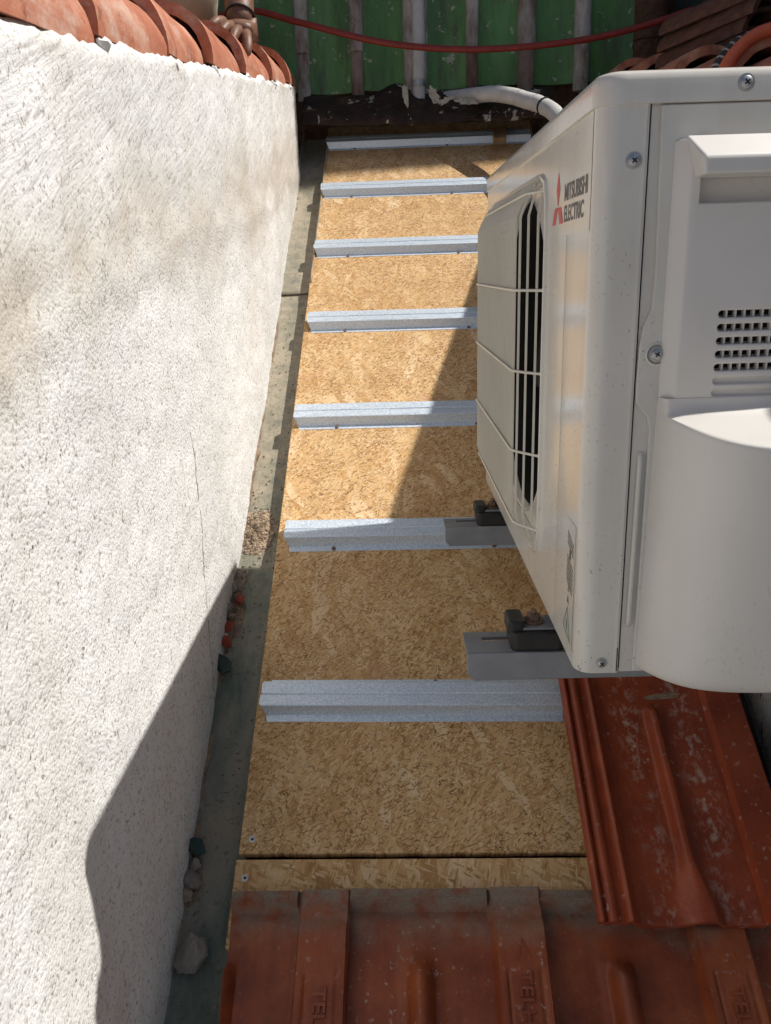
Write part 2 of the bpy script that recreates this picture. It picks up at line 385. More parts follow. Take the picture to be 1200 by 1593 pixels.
def RP(x, s, n=0.0): return Vector((x, s * CT + HH * ST - n * ST, s * ST - HH * CT + n * CT))
RROT = (TH, 0, 0)
def nz(p, s=1.0): return mn.noise(Vector(p) * s)
def fb(p, s=1.0, o=4):
    v = 0; a = 1
    for i in range(o): v += a * mn.noise(Vector(p) * s); s *= 2.1; a *= .5
    return v
def rock(seed, rx, ry, rz, sub=3, rough=.35, mat=None, name='stone'):
    bm = bmesh.new(); bmesh.ops.create_icosphere(bm, subdivisions=sub, radius=1)
    for v in bm.verts:
        d = v.co.normalized(); k = 1 + rough * fb(d * 1.3 + Vector((seed * 7.1, seed, 0)), 1.0, 3)
        q = d * k
        for pl in range(8):   # chip flat faces
            nn = Vector((math.sin(seed * 3 + pl * 2.4), math.cos(seed * 5 + pl * 1.7), math.sin(seed + pl * 4.1))).normalized()
            t = q.dot(nn) - .60
            if t > 0: q -= nn * t * .85
        v.co = Vector((q.x * rx, q.y * ry, q.z * rz))
    me = bpy.data.meshes.new(name); bm.to_mesh(me); bm.free()
    if mat: me.materials.append(mat)
    return smooth_by(me, 28)
def baked(o):
    dg = bpy.context.evaluated_depsgraph_get(); dg.update()
    return bpy.data.meshes.new_from_object(o.evaluated_get(dg))
def text_mesh(s, size, mat, extrude=0.0, bold=0.0, sx=1.0):
    cu = bpy.data.curves.new('lettering', 'FONT'); cu.body = s; cu.size = size; cu.extrude = extrude; cu.offset = bold; cu.resolution_u = 3
    o = bpy.data.objects.new('lettering', cu); COL.objects.link(o)
    me = baked(o); bpy.data.objects.remove(o); bpy.data.curves.remove(cu)
    xs = [v.co.x for v in me.vertices]; ys = [v.co.y for v in me.vertices]; a, b = min(xs), min(ys)
    for v in me.vertices: v.co.x = (v.co.x - a) * sx; v.co.y -= b
    me.materials.clear(); me.materials.append(mat)
    return me, (max(xs) - a) * sx, max(ys) - b
def xform(me, M):
    me.transform(M); return me

# ------------------------------------------------------------------ setting: ground, deck
GZ = -5.2
o = put('ground', mesh_of('ground', *grid(1, 1, lambda a, b: (a * 300 - 150, b * 300 - 150, GZ)), CONC), kind='structure')
o = put('roof_deck', mesh_of('roof_deck', *box(-.36, .6, -1.6, 2.98, -.16, -.10), UNDER), loc=RP(0, 0, 0), rot=RROT, kind='structure')

# ------------------------------------------------------------------ parapet walls
LW = -.355; RW = .60
def ztl(y): return .227 + (y - .80) * .1675
def ztr(y): return .262 + (y - 1.50) * .184
def plaster_face(name, X, side, y0, y1, ztop, parent, dy=.009, dz=.009, zlow=None):
    ny = int((y1 - y0) / dy); V = []; st = []; tr = []
    zb = zlow or (lambda y: (y - HH * ST) / CT * ST - HH * CT - .05 * CT - .02)
    NZ = 130
    for j in range(NZ + 1):
        for i in range(ny + 1):
            y = y0 + (y1 - y0) * i / ny; t = ztop(y) + .012 * nz((0, y * 9, 3)) + .006 * nz((1, y * 40, 3)); b = zb(y)
            z = b + (t - b) * j / NZ; up = t - z
            d = .006 * fb((X * 3, y, z), 2.2, 3) + .0022 * fb((X, y, z), 22, 2)
            trw = max(0, min(1, (.30 - up + .09 * fb((2, y, z), 3, 3)) / .12))
            a = (y * .55 - z * .83); d += trw * .0012 * nz((5, a * 30, (y * .83 + z * .55) * 7))
            # slumped seam where the two renders meet
            e = abs(up - .27 - .07 * fb((7, y, z * .2), 2.4, 3)); d += .003 * max(0, 1 - e / .04)
            if j == NZ: d -= .012
            if j == NZ - 1: d -= .003
            s_ = max(0, 1 - abs(up - .25 - .08 * fb((4, y, z), 2.1, 3)) / (.13 + .05 * nz((8, y * 3, 1)))) * (.85 + .7 * fb((3, y, z), 5, 3))
            s_ += .5 * max(0, .05 - up) / .05 * max(0, .3 + fb((9, y, z), 11, 2)); s_ += .32 * max(0, min(1, (y - 2.2) / .4))
            streak = max(0, fb((6, y * 6.5, z * .35), 1.0, 3) - .05) * .75
            s_ += streak * .9
            st.append(max(0, min(1, s_))); tr.append(trw)
            V.append((X + side * d, y, z))
    F = []
    for j in range(NZ):
        for i in range(ny):
            q = (j * (ny + 1) + i, j * (ny + 1) + i + 1, (j + 1) * (ny + 1) + i + 1, (j + 1) * (ny + 1) + i)
            F.append(q if side > 0 else q[::-1])
    me = mesh_of(name, V, F, PLASTER, True)
    a = me.attributes.new('stain', 'FLOAT', 'POINT'); a.data.foreach_set('value', st)
    a = me.attributes.new('trowel', 'FLOAT', 'POINT'); a.data.foreach_set('value', tr)
    return put(name, me, parent)
def wall_core(X0, X1, y0, y1, ztop, parent, drop=.03):
    # masonry behind the render, down to the ground
    pts = [(y0, GZ), (y1, GZ), (y1, ztop(y1) - drop), (y0, ztop(y0) - drop)]
    return put('wall_core', fixn(mesh_of('wall_core', *prism(pts, X0, X1, 'x'), PLASTER)), parent)
def cap_tile_mesh(r0=.094, r1=.080, L=.44, th=.020, seed=0, a0=-8, a1=188):
    NA, NL = 22, 10; V = []; F = []
    for lay in (0, 1):
        for j in range(NL + 1):
            t = j / NL
            for i in range(NA + 1):
                a = R(a0 + (a1 - a0) * i / NA)
                rr = r0 + (r1 - r0) * t - lay * th + .0022 * fb((math.cos(a) + seed * 3, math.sin(a), t * 3), 2.5, 3)
                y = t * L + (.010 * nz((i * .35, seed * 5, lay * .4)) + .005 * nz((i * 1.3, seed * 5, lay * .6)) if j == 0 else 0)
                V.append((rr * math.cos(a), y, rr * math.sin(a)))
    n = (NA + 1) * (NL + 1)
    for j in range(NL):
        for i in range(NA):
            a = j * (NA + 1) + i; q = (a, a + 1, a + NA + 2, a + NA + 1); F.append(q[::-1]); F.append(tuple(k + n for k in q))
    for i in range(NA):
        F.append((i, i + 1, i + 1 + n, i + n)); b = NL * (NA + 1) + i; F.append((b + 1, b, b + n, b + n + 1))
    for j in range(NL):
        a = j * (NA + 1); c = a + NA + 1; F.append((c, a, a + n, c + n)); a += NA; c += NA; F.append((a, c, c + n, a + n))
    return smooth_by(fixn(mesh_of('cap_tile', V, F, CAPCLAY)), 45)
CAPS = [cap_tile_mesh(seed=k) for k in range(4)]

lw = thing('parapet_wall', 'long white roughcast wall on the left, capped with half-round clay tiles', 'wall', (LW, 0, 0))
lwf = lambda n, me: None
def shift(o, dx=0, dy=0, dz=0): o.location = (o.location.x + dx, o.location.y + dy, o.location.z + dz); return o
shift(plaster_face('rendered_face', LW, 1, -.35, 2.93, ztl, lw), -LW)
c = wall_core(LW - .22, LW - .016, -.35, 2.91, ztl, lw); shift(c, -LW)
# ragged far end of the render
def endfn(a, b):
    z = -.02 + b * (ztl(2.92) + .02 + .0); x = LW - .21 * a; y = 2.93 + .02 * math.sin(a * 3) + (.012 * fb((a * 3, z * 6, 2), 2, 3))
    if a == 0: y -= .004
    return (x, y, z + .2 * b * 0)
o = put('end_face', mesh_of('end_face', *grid(10, 40, endfn), PLASTER, True), lw); shift(o, -LW)
ends = [-.35, .02, .38, .735, 1.07, 1.3875, 1.70, 2.07, 2.476, 2.81]
for i, y in enumerate(ends):
    L = (ends[i + 1] - y + .09) if i + 1 < len(ends) else .30
    me = CAPS[i % 4]
    t = put('cap_tile', me, lw, loc=(-.097 + random.uniform(-.004, .004), y, ztl(y) + .018), rot=(.1675 - .060, random.uniform(-.03, .03), random.uniform(-.02, .02)))
    t.scale = (1, L / .44, 1)
for i, y in enumerate(ends):
    me = rock(i + 2, .012, .020, .013, 3, .5, PLASTER, 'mortar_lump')
    put('mortar_lump', me, lw, loc=(-.010, y + .022, ztl(y) - .006))
# crumbly brown edge where the render stops above the gutter
V = []; F = []; nn = 260
for i in range(nn + 1):
    s = .1 + 2.8 * i / nn; h = .030 * max(0, fb((s * 2.6, 1, 1), 1, 3) + .12) + .006 * nz((s * 40, 2, 1)) - .006; d = .004 + .006 * nz((s * 22, 3, 1))
    for (dx, n_) in ((-.012, -.05), (d, -.05), (d * .9, -.038), (d, -.038 + h), (-.012, -.034 + h)): p = RP(LW + dx, s, n_); V.append((p.x - LW, p.y, p.z))
for i in range(nn):
    for k in range(4): F.append((i * 5 + k, (i + 1) * 5 + k, (i + 1) * 5 + k + 1, i * 5 + k + 1))
put('base_edge', fixn(mesh_of('base_edge', V, F, EDGE)), lw)

rw = thing('parapet_wall', 'white rendered wall behind the air conditioner, capped with overlapping clay tiles', 'wall', (RW, 0, 0))
shift(plaster_face('rendered_face', RW, -1, -.35, 3.0, ztr, rw, .02), -RW)
shift(wall_core(RW + .016, RW + .22, -.35, 2.98, ztr, rw), -RW)
rends = [-.4, -.05, .30, .65, 1.0, 1.36, 1.72, 2.08, 2.44, 2.72]
for i, y in enumerate(rends):
    L = (rends[i + 1] - y + .09) if i + 1 < len(rends) else .30
    t = put('cap_tile', CAPS[(i + 1) % 4], rw, loc=(.097, y, ztr(y) + .002), rot=(.184 - .075, random.uniform(-.03, .03), random.uniform(-.02, .02)))
    t.scale = (1, L / .44, 1)
for i, y in enumerate(rends):
    put('mortar_lump', rock(i + 22, .012, .020, .013, 3, .5, PLASTER, 'mortar_lump'), rw, loc=(.006, y + .028, ztr(y) - .008))

def zside(y): return .845 + (y - 1.625) * .184
sw = thing('side_wall', 'dark teal painted wall of the next house rising beyond the right parapet', 'wall', (.92, 0, 0))
pts = [(-.4, GZ), (3.13, GZ), (3.13, zside(3.13)), (-.4, zside(-.4))]
put('wall_core', fixn(mesh_of('wall_core', *prism(pts, 0, .18, 'x'), TEAL)), sw)
put('coping', fixn(mesh_of('coping', *prism([(-.4, zside(-.4) - .001), (3.13, zside(3.13) - .001), (3.13, zside(3.13) + .02), (-.4, zside(-.4) + .02)], .003, .2, 'x'), CONC)), sw)
# ------------------------------------------------------------------ far green tiled wall
GY = 3.15
gw = thing('tiled_wall', 'tall end wall hung with green painted tiles and pale mortar strips', 'wall', (0, GY, .45))
bx('wall_core', (-1.6, 3.80, .06, .3, GZ - .45, 6.2), BROWN, gw)
def gx(px): return -.369 + (px - 463) / 449.0
ZB, ZT = .605 - .45, 5.4
covers = [(382, 18), (472, 20), (557, 20), (648, 36), (736, 18), (820, 26), (905, 24), (1009, 50)]
edges = [gx(300)] + [gx(c) for c, w_ in covers] + [gx(1040)]
for i in range(len(covers)):
    x0, x1 = edges[i], edges[i + 1]
    if i == 8: break
    for row, (za, zb) in enumerate(((ZB, ZB + .62), (ZB + .60, ZB + 1.4), (ZB + 1.38, 3.0), (2.98, ZT))):
        off = -.006 * (row % 2); lo = .012 * nz((i * 3.3, row, 1)) if row == 0 else 0
        def fn(a, b, x0=x0, x1=x1, za=za, zb=zb, off=off, lo=lo):
            u = a * 2 - 1; return (x0 + (x1 - x0) * a, .03 - .03 * u * u + off + .012 * (1 - b) * -1, za + lo + (zb - za) * b)
        v, f = grid(10, 4, fn); v2 = [(p[0], p[1] + .014, p[2]) for p in v]
        n = len(v); ff = [q for q in f] + [tuple(k + n for k in q[::-1]) for q in f] + [(k + 1, k, k + n, k + 1 + n) for k in range(10)]
        put('wall_tile', smooth_by(mesh_of('wall_tile', v + v2, ff, GREEN), 50), gw)
for i, (c_, w_) in enumerate(covers):
    x = gx(c_); r = w_ / 449.0 / 2; m_ = BROWN if c_ > 1000 else COVER
    for row, (za, zb) in enumerate(((ZB - .03, .735 - .45), (.725 - .45, 1.9 - .45), (1.44, ZT))):
        rr = r * (1 + .08 * (row % 2))
        def fn(a, b, x=x, r=rr, za=za, zb=zb, row=row):
            t = math.pi * a; k = 1 + .10 * nz((math.cos(t) * 2 + x * 9, b * 6, row)); return (x - r * k * math.cos(t), .0 - r * .8 * k * math.sin(t) - (.008 if b == 0 else .002), za + (zb - za) * b)
        v, f = grid(8, 14, fn); n = len(v); v = v + [(x, .02, za)]; f = f + [(k, n, k + 1) for k in range(8)]
        put('cover_strip', smooth_by(mesh_of('cover_strip', v, f, m_), 60), gw)
bx('roof_slab', (-1.7, 3.86, -.02, .5, 6.2, 6.35), CONC, gw)

pipe = thing('vertical_pipe', 'white vertical pipe strapped to the green tiled wall', 'pipe', (gx(652), GY - .05, .56))
pp = [(0, 0, 0), (.002, .0, .2), (-.002, 0, .6), (0, 0, 1.6), (0, 0, 3.2)]
put('tube', smooth_by(mesh_of('tube', *tube(spline(pp, 5), .0215, 14), FOAM), 50), pipe)
for z in (.04, .55, 1.3): put('clip', mesh_of('clip', *tube([(0, 0, z), (0, 0, z + .02)], .0245, 14), ZINC, False), pipe)

fl = thing('tar_flashing', 'torn black tarred flashing hanging below the green tiles', 'flashing', (0, 3.1, .5))
def flfn(a, b):
    x = -.35 + .86 * a
    lip = .018 * math.sin(a * 9) + .016 * fb((a * 5, 1, 2), 2, 3)
    prof = [(.04, .085), (-.02, .05), (-.07, .02), (-.105, -.005), (-.112, -.022)]
    k = b * 4; i = min(3, int(k)); t = k - i; y = prof[i][0] + (prof[i + 1][0] - prof[i][0]) * t; z = prof[i][1] + (prof[i + 1][1] - prof[i][1]) * t
    w_ = .012 * fb((x * 5, b * 3, 4), 2.2, 4); sag = -.014 * math.sin(math.pi * a) * b
    up = .03 * max(0, 1 - abs(x + .02) / .10) * (1 - b)
    return (x, y + w_ * .8 + lip * b * .5, z + w_ + sag + up)
v, f = grid(90, 18, flfn)
o = put('sheet', mesh_of('sheet', v, f, TAR, True), fl); sm = o.modifiers.new('solid', 'SOLIDIFY'); sm.thickness = .006
def flap(pts, col):
    v = [(p[0], p[1], p[2]) for p in pts]; return mesh_of('torn_flap', v + [(p[0], p[1] + .004, p[2]) for p in pts], [tuple(range(len(v))), tuple(range(2 * len(v) - 1, len(v) - 1, -1))] + [(i, i + len(v), (i + 1) % len(v) + len(v), (i + 1) % len(v)) for i in range(len(v))], col)
for seed, (cx, cy, cz, rx_, rz_, tl) in enumerate(((.10, -.078, .058, .014, .030, .5), (.135, -.096, .035, .030, .010, .3), (.005, -.085, .055, .009, .042, .1), (.21, -.100, .030, .032, .010, -.2))):
    pts = []
    for k in range(22):
        a_ = 6.2832 * k / 22; rr_ = 1 + .75 * nz((math.cos(a_) * 2.6 + seed * 9, math.sin(a_) * 2.6, 2)) + .3 * nz((k * 1.9, seed, 4)); u_, v_ = rx_ * rr_ * math.cos(a_), rz_ * rr_ * math.sin(a_)
        pts.append((cx + u_ * math.cos(tl) - v_ * math.sin(tl), cy - .010 - .35 * v_ * -1, cz + u_ * math.sin(tl) + v_ * math.cos(tl)))
    put('torn_flap', flap(pts, PEEL), fl)
wp = thing('insulated_pipe', 'white wrapped pipe curving from the tarred flashing to the air conditioner', 'pipe', (.25, 3.0, .53))
P = spline([(-.10, .13, .035), (-.02, .04, .024), (.06, -.03, .016), (.14, -.12, -.022), (.20, -.22, -.068), (.235, -.36, -.15), (.24, -.55, -.26)], 8)
put('foam_sleeve', smooth_by(mesh_of('foam_sleeve', *tube([q + Vector((.002 * nz(q * 20), 0, .002 * nz(q * 23))) for q in P], .025, 14), FOAM), 60), wp)
for k in (10, 16, 22, 27):
    if k + 1 < len(P): put('tape_band', mesh_of('tape_band', *tube([P[k], P[k] + (P[k + 1] - P[k]) * .35], .0262, 14), FOAM), wp)
put('cable_tie', mesh_of('cable_tie', *tube([P[30], P[30] + (P[31] - P[30]) * .5], .027, 14), BLACK), wp)
hs = [(-.75, 3.02, .78), (-.52, 3.02, .83), (-.34, 3.02, .79), (-.06, 3.02, .72), (.24, 3.02, .69), (.58, 3.0, .70), (.84, 2.98, .745), (1.08, 2.95, .82), (1.6, 2.9, 1.0)]
o = put('red_hose', smooth_by(mesh_of('red_hose', *tube(spline([Vector(q) - Vector((0, 3, .7)) for q in hs], 8), .0105, 10), REDHOSE), 60), loc=(0, 3, .7))
tag(o, 'thin red hose stretched across the green tiled wall', 'hose')

# ------------------------------------------------------------------ gutter
gt = thing('valley_gutter', 'dusty grey green metal gutter between white wall and board', 'gutter', RP(0, 0, 0), RROT)
def gsheet(s0, s1, n0, lip, x0=-.372, x1=-.262):
    ns = int((s1 - s0) / .02)
    prof = [(x0, .03), (x0 + .004, .003), (x0 + .012, 0), (x0 + .04, -.002), (x1 - .018, -.001), (x1 - .008, 0), (x1 - .004, .004), (x1 - .002, lip)]
    V = []
    for j in range(ns + 1):
        s = s0 + (s1 - s0) * j / ns
        for k, (x, n_) in enumerate(prof):
            w_ = .002 * fb((x * 9, s * 3, 1), 2.0, 3); e = .006 * nz((k * .8, s0 * 9, 2)) if j == 0 else 0
            xx = x + (.004 * nz((s * 9, 4, 4)) if k == 7 else 0)
            V.append((xx, s + e, n0 + n_ + w_ + (.004 * nz((s * 12, 5, 5)) if k == 7 else 0)))
    m = len(prof); F = [(j * m + i, j * m + i + 1, (j + 1) * m + i + 1, (j + 1) * m + i) for j in range(ns) for i in range(m - 1)]
    o = put('gutter_sheet', smooth_by(mesh_of('gutter_sheet', V, F, GUTTER), 40), gt); q = o.modifiers.new('solid', 'SOLIDIFY'); q.thickness = .0025; q.offset = 1
    return o
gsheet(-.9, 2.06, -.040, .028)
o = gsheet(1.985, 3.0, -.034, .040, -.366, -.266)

# ------------------------------------------------------------------ OSB boards
def board(name, x0, x1, s0, s1, mat, label, wav=.0):
    loc = RP((x0 + x1) / 2, s0, 0); n = 60; V = []
    cx = (x0 + x1) / 2
    top = [(x0 - cx + (x1 - x0) * i / n, .0015 * nz((i * .4, 1, s0)) ) for i in range(n + 1)]
    out = top + [(x1 - cx, s1 - s0)] + [(x0 - cx + .0012 * nz((k * .8, 3, 3)), (s1 - s0) * (1 - k / 40)) for k in range(0, 40)]
    o = put(name, fixn(mesh_of(name, *prism(out, -.018, 0), mat)), loc=loc, rot=RROT); bevel(o, .0012, 1, 60)
    return tag(o, label, 'board')
board('strand_board', -.274, .45, .4305, 3.02, OSB, 'large golden strand board carrying the metal channels, between gutter and air conditioner')
board('strand_board', -.2765, .45, .30, .4225, OSB2, 'narrow coarse strand board strip below the dark seam, above the lower tiles')
for i, (px_, s_, lab) in enumerate([(-.2555, .4525, 'small countersunk screw in the large board just above the seam'), (-.2600, .3955, 'small countersunk screw in the narrow board strip below the seam')]):
    t = thing('wood_screw', lab, 'screw', RP(px_, s_, .0), RROT)
    put('screw_head', smooth_by(mesh_of('screw_head', *lathe([(.0055, 0), (.0055, .0012), (.0040, .0012), (.0022, .0006)], 14), ZINC), 40), t)
    put('drive_socket', mesh_of('drive_socket', *lathe([(.0021, .0006), (.0021, .0010)], 6), BLACK), t)
o = put('wood_offcut', mesh_of('wood_offcut', *box(-.022, .022, -.05, .06, 0, .02), WOOD), loc=RP(.325, 2.80, .024), rot=(TH - .1, 0, -.12)); bevel(o, .002); tag(o, 'short brown wood offcut lying across the topmost metal channel', 'wood')

# ------------------------------------------------------------------ metal battens
def batten_mesh(L, seed):
    prof = [(0, .0005), (.012, .0005), (.0195, .0205), (.022, .0215), (.039, .0215), (.041, .0195), (.043, .0215), (.062, .0215), (.066, .020), (.070, .0005), (.080, .0005)]
    NX = 40; V = []; F = []; m = len(prof); th = .0012
    rnd = random.Random(seed)
    cut = [.012, .010, .003, .001, .0, .003, .001, .0015, .004, .012, .014]
    for lay in (0, 1):
        for i in range(NX + 1):
            for k, (y, z) in enumerate(prof):
                x = (L * i / NX) if i else cut[k] + rnd.uniform(-.0015, .0015) * (1 - lay)
                w_ = .0006 * nz((x * 8, k, seed))
                V.append((x, y + w_ * .6, z + w_ - lay * th))
    n = (NX + 1) * m
    for i in range(NX):
        for k in range(m - 1):
            a = i * m + k; q = (a, a + m, a + m + 1, a + 1); F.append(q); F.append(tuple(t + n for t in q[::-1]))
    for k in range(m - 1):
        F.append((k, k + 1, k + 1 + n, k + n)); b = NX * m + k; F.append((b + 1, b, b + n, b + 1 + n))
    for i in range(NX):
        for k in (0, m - 1): a = i * m + k; F.append((a, a + m, a + m + n, a + n))
    return smooth_by(fixn(mesh_of('channel', V, F, GALV)), 12)
names = ['lowest metal channel, wide and shaded, ending against the red tile', 'second metal channel from the bottom, crossed by the far mounting bracket', 'third metal channel from the bottom, sunlit left of the fan grille', 'fourth metal channel from the bottom, half in the shadow edge', 'fifth metal channel from the bottom, sunlit at left', 'sixth metal channel from the bottom, just below the far shadow', 'topmost metal channel, fully shaded under the tarred flashing']
bs = [(-.2665, .6487, .512, -.012), (-.2585, 1.019, .70, -.002), (-.2685, 1.379, .71, .0), (-.2645, 1.7496, .71, .0), (-.2705, 2.113, .71, .004), (-.2725, 2.466, .71, .006), (-.2745, 2.808, .71, .010)]
for i, (x, s, L, rz) in enumerate(bs):
    t = thing('metal_batten', names[i], 'metal channel', RP(x, s, .0004), (TH, 0, 0), 'galvanised channels across the board')
    t.rotation_euler = (Matrix.Rotation(TH, 3, 'X') @ Matrix.Rotation(rz, 3, 'Z')).to_euler()
    put('channel', batten_mesh(L, i), t)
    for xs in ((.022, .30) if i == 0 else (.10, .42)):
        put('fixing_screw', smooth_by(mesh_of('fixing_screw', *lathe([(.0042, 0), (.0042, .0016), (.0020, .0030)], 10), RUST), 40), t, loc=(xs, .005 if i else (.071 if xs < .1 else .075), .0008))

# ------------------------------------------------------------------ clay roof tiles
def sst(a, b, x): t = max(0, min(1, (x - a) / (b - a))); return t * t * (3 - 2 * t)
def bumpf(x, c, w_): t = (x - c) / w_; return max(0, 1 - t * t) ** .8 if abs(t) < 1 else 0
def tile_mesh(name, width, L, fn, mat, th=.012, du=.0028, ds=.007):
    nu = int(width / du); ns = int(L / ds)
    V, F = grid(nu, ns, lambda a, b: (a * width, b * L, fn(a * width, b * L) + .0007 * fb((a * width * 30, b * L * 30, 1), 1, 2)))
    n = len(V); V2 = [(v[0], v[1], v[2] - th) for v in V]; F2 = [tuple(k + n for k in f[::-1]) for f in F]
    side = []
    W1 = nu + 1
    for i in range(nu): side.append((i + 1, i, i + n, i + 1 + n)); b = ns * W1 + i; side.append((b, b + 1, b + 1 + n, b + n))
    for j in range(ns): a = j * W1; side.append((a, a + W1, a + W1 + n, a + n)); a += nu; side.append((a + W1, a, a + n, a + W1 + n))
    return smooth_by(fixn(mesh_of(name, V + V2, F + F2 + side, mat)), 50)
TW, TL, PITCH = .2705, .455, .2705
HD = TL - .01
def lower_fn(x, s):
    # x from left edge of the pan, s from lower end (0) to head (TL)
    h = -.0025 * math.sin(min(1, x / .2) * math.pi)
    top = TL - .092
    rib = bumpf(x, .099, .018) * .026 * sst(top + .004, top - .022, s)
    skirt = bumpf(x, .099, .032) * .004 * sst(top + .018, top - .006, s)
    col = sst(.1985, .2025, x) * sst(.2745, .2698, x) if x < .2702 else .6
    hc = .030 - .012 * sst(TL - .052, TL - .045, s) - .006 * sst(TL - .030, TL - .022, s)
    # sunk panel with a rim on the raised strip
    ux = abs(x - .236); pan = 1 if ux < .0235 and s < TL - .105 else 0
    if pan and (ux > .0200 or s > TL - .109): hc -= .0030
    elif pan: hc -= .0006
    lip = 0
    if x < .195: lip = .015 * sst(TL - .022, TL - .020, s) - .006 * sst(TL - .012, TL - .010, s) - .006 * sst(TL - .040, TL - .030, s) * (1 - sst(TL - .022, TL - .019, s))
    return h + rib + skirt + col * hc + lip * (1 - col)
def upper_fn(x, s):
    h = .010 * sst(.050, .044, x)                      # raised interlock along the left edge
    h += .008 * bumpf(x, .005, .006) + .008 * bumpf(x, .021, .008) + .011 * bumpf(x, .047, .010)
    fl_ = sst(.12, .0, s)                                # rib flares towards the lower end
    c = .142 + .012 * fl_; wl_ = .016 + .036 * fl_; wr = .009 + .012 * fl_
    rib = .019 * (sst(c - wl_, c - .003, x) if x < c else sst(c + wr, c + .002, x)); rib *= sst(TL - .07, TL - .10, s)
    col = sst(.226, .231, x) * .013
    pans = -.003 * math.sin(max(0, min(1, (x - .055) / .17)) * math.pi)
    lip = .006 * sst(TL - .02, TL - .015, s)
    return h + rib + col + pans + lip
rf = thing('tile_roof', 'red clay interlocking roof tiles laid at the bottom and under the air conditioner', 'roof', RP(0, 0, 0), RROT)
LOW = tile_mesh('roof_tile', TW, TL, lower_fn, TILECLAY)
tilt = .022
for i, (x, cut) in enumerate(((-.3705, 1), (-.1, 0), (.1705, 0), (.441, 2))):
    me = LOW
    if cut == 1:   # the leftmost tile is cut along the gutter
        bm = bmesh.new(); bm.from_mesh(LOW)
        bmesh.ops.bisect_plane(bm, geom=bm.verts[:] + bm.edges[:] + bm.faces[:], plane_co=(.098, TL, 0), plane_no=Vector((-1, -.055, 0)), clear_outer=True, dist=1e-5)
        for v in bm.verts:
            if v.co.x < .098 - .055 * (v.co.y - TL) * -1 + .004 and v.co.z > -1: v.co.x += .0025 * nz((v.co.y * 45, 3, 1))
        me = bpy.data.meshes.new('roof_tile'); bm.to_mesh(me); bm.free(); me.materials.append(TILECLAY)
    elif cut == 2:
        bm = bmesh.new(); bm.from_mesh(LOW)
        bmesh.ops.bisect_plane(bm, geom=bm.verts[:] + bm.edges[:] + bm.faces[:], plane_co=(.150, 0, 0), plane_no=Vector((1, 0, 0)), clear_outer=True, dist=1e-5)
        me = bpy.data.meshes.new('roof_tile'); bm.to_mesh(me); bm.free(); me.materials.append(TILECLAY)
    t = put('roof_tile', me, rf, loc=(x, .372 - TL + (.0015 if i % 2 else -.001), .026 - .003), rot=(.0 + tilt * -1 + random.uniform(-.003, .003), random.uniform(-.004, .004), random.uniform(-.004, .004)))
    if i < 3:
        lm, lw_, lh = text_mesh('TELHA', .024, TILECLAY, .002, .0005, 1.15)
        # reads down the slope, letter tops to the right
        M = Matrix(((0, 1, 0, .2275), (-1, 0, 0, TL - (.128 if i != 1 else .112)), (0, 0, 1, .0302), (0, 0, 0, 1)))
        xform(lm, M); put('lettering', lm, t)
        if i != 0:
            ar = [((-.011, -.020), (-.0075, -.024), (0, .0), (.0, .006)), ((.011, -.020), (.0075, -.024), (0, .0), (0, .006))]
            v, f = [], []
            for q in ar: k = len(v); v += [(p[0] + .236, p[1] + TL - .078, .0308) for p in q]; f.append((k, k + 1, k + 2, k + 3))
            put('arrow_mark', mesh_of('arrow_mark', v, f, TILECLAY), t)
UPP = tile_mesh('roof_tile', .285, TL * .88, lambda x, s: upper_fn(x, s / .88), TILECLAY2)
t = put('roof_tile', UPP, rf, loc=(.2385, .3165, .0), rot=(-.035, .012, .0))
# the lower end drops over the tiles of the row beneath
t.location = (.2385, .3145, .056); t['label'] = 'single clay tile with a flared middle rib lying beneath the air conditioner'
put('mortar_bed', rock(91, .034, .007, .006, 3, .5, EDGE, 'mortar_bed'), rf, loc=(.405, .665, .040))

# ------------------------------------------------------------------ air conditioner
OX = Vector((0.16460148, 0.77373168, 0.14092681))
ac = thing('air_conditioner', 'cream outdoor air conditioner unit with a fan grille facing the white wall', 'air conditioner', OX, (0, 0, .022629))
Y0, Y1, AW, ZT_, ZB_ = -.018, .80, .285, -.010, -.545
def arc(cx, cy, r, a0, a1, n): return [(cx + r * math.cos(R(a0 + (a1 - a0) * i / n)), cy + r * math.sin(R(a0 + (a1 - a0) * i / n))) for i in range(n + 1)]
# casing: near side, back, far side and base
pl = [(.0445, Y0 + .0035)] + [(AW, Y0 + .0035), (AW, Y1), (.0445, Y1)]
v, f = [], []
for (x, y) in pl: v += [(x, y, ZB_), (x, y, ZT_)]
f = [(2 * i, 2 * i + 2, 2 * i + 3, 2 * i + 1) for i in range(3)]
v += [(.004, Y0 + .004, ZB_ + .002), (AW, Y0 + .004, ZB_ + .002), (AW, Y1, ZB_ + .002), (.004, Y1, ZB_ + .002)]; k = len(v) - 4; f.append((k, k + 1, k + 2, k + 3))
o = put('casing', mesh_of('casing', v, f, AC), ac); q = o.modifiers.new('s', 'SOLIDIFY'); q.thickness = .0012; q.offset = 0
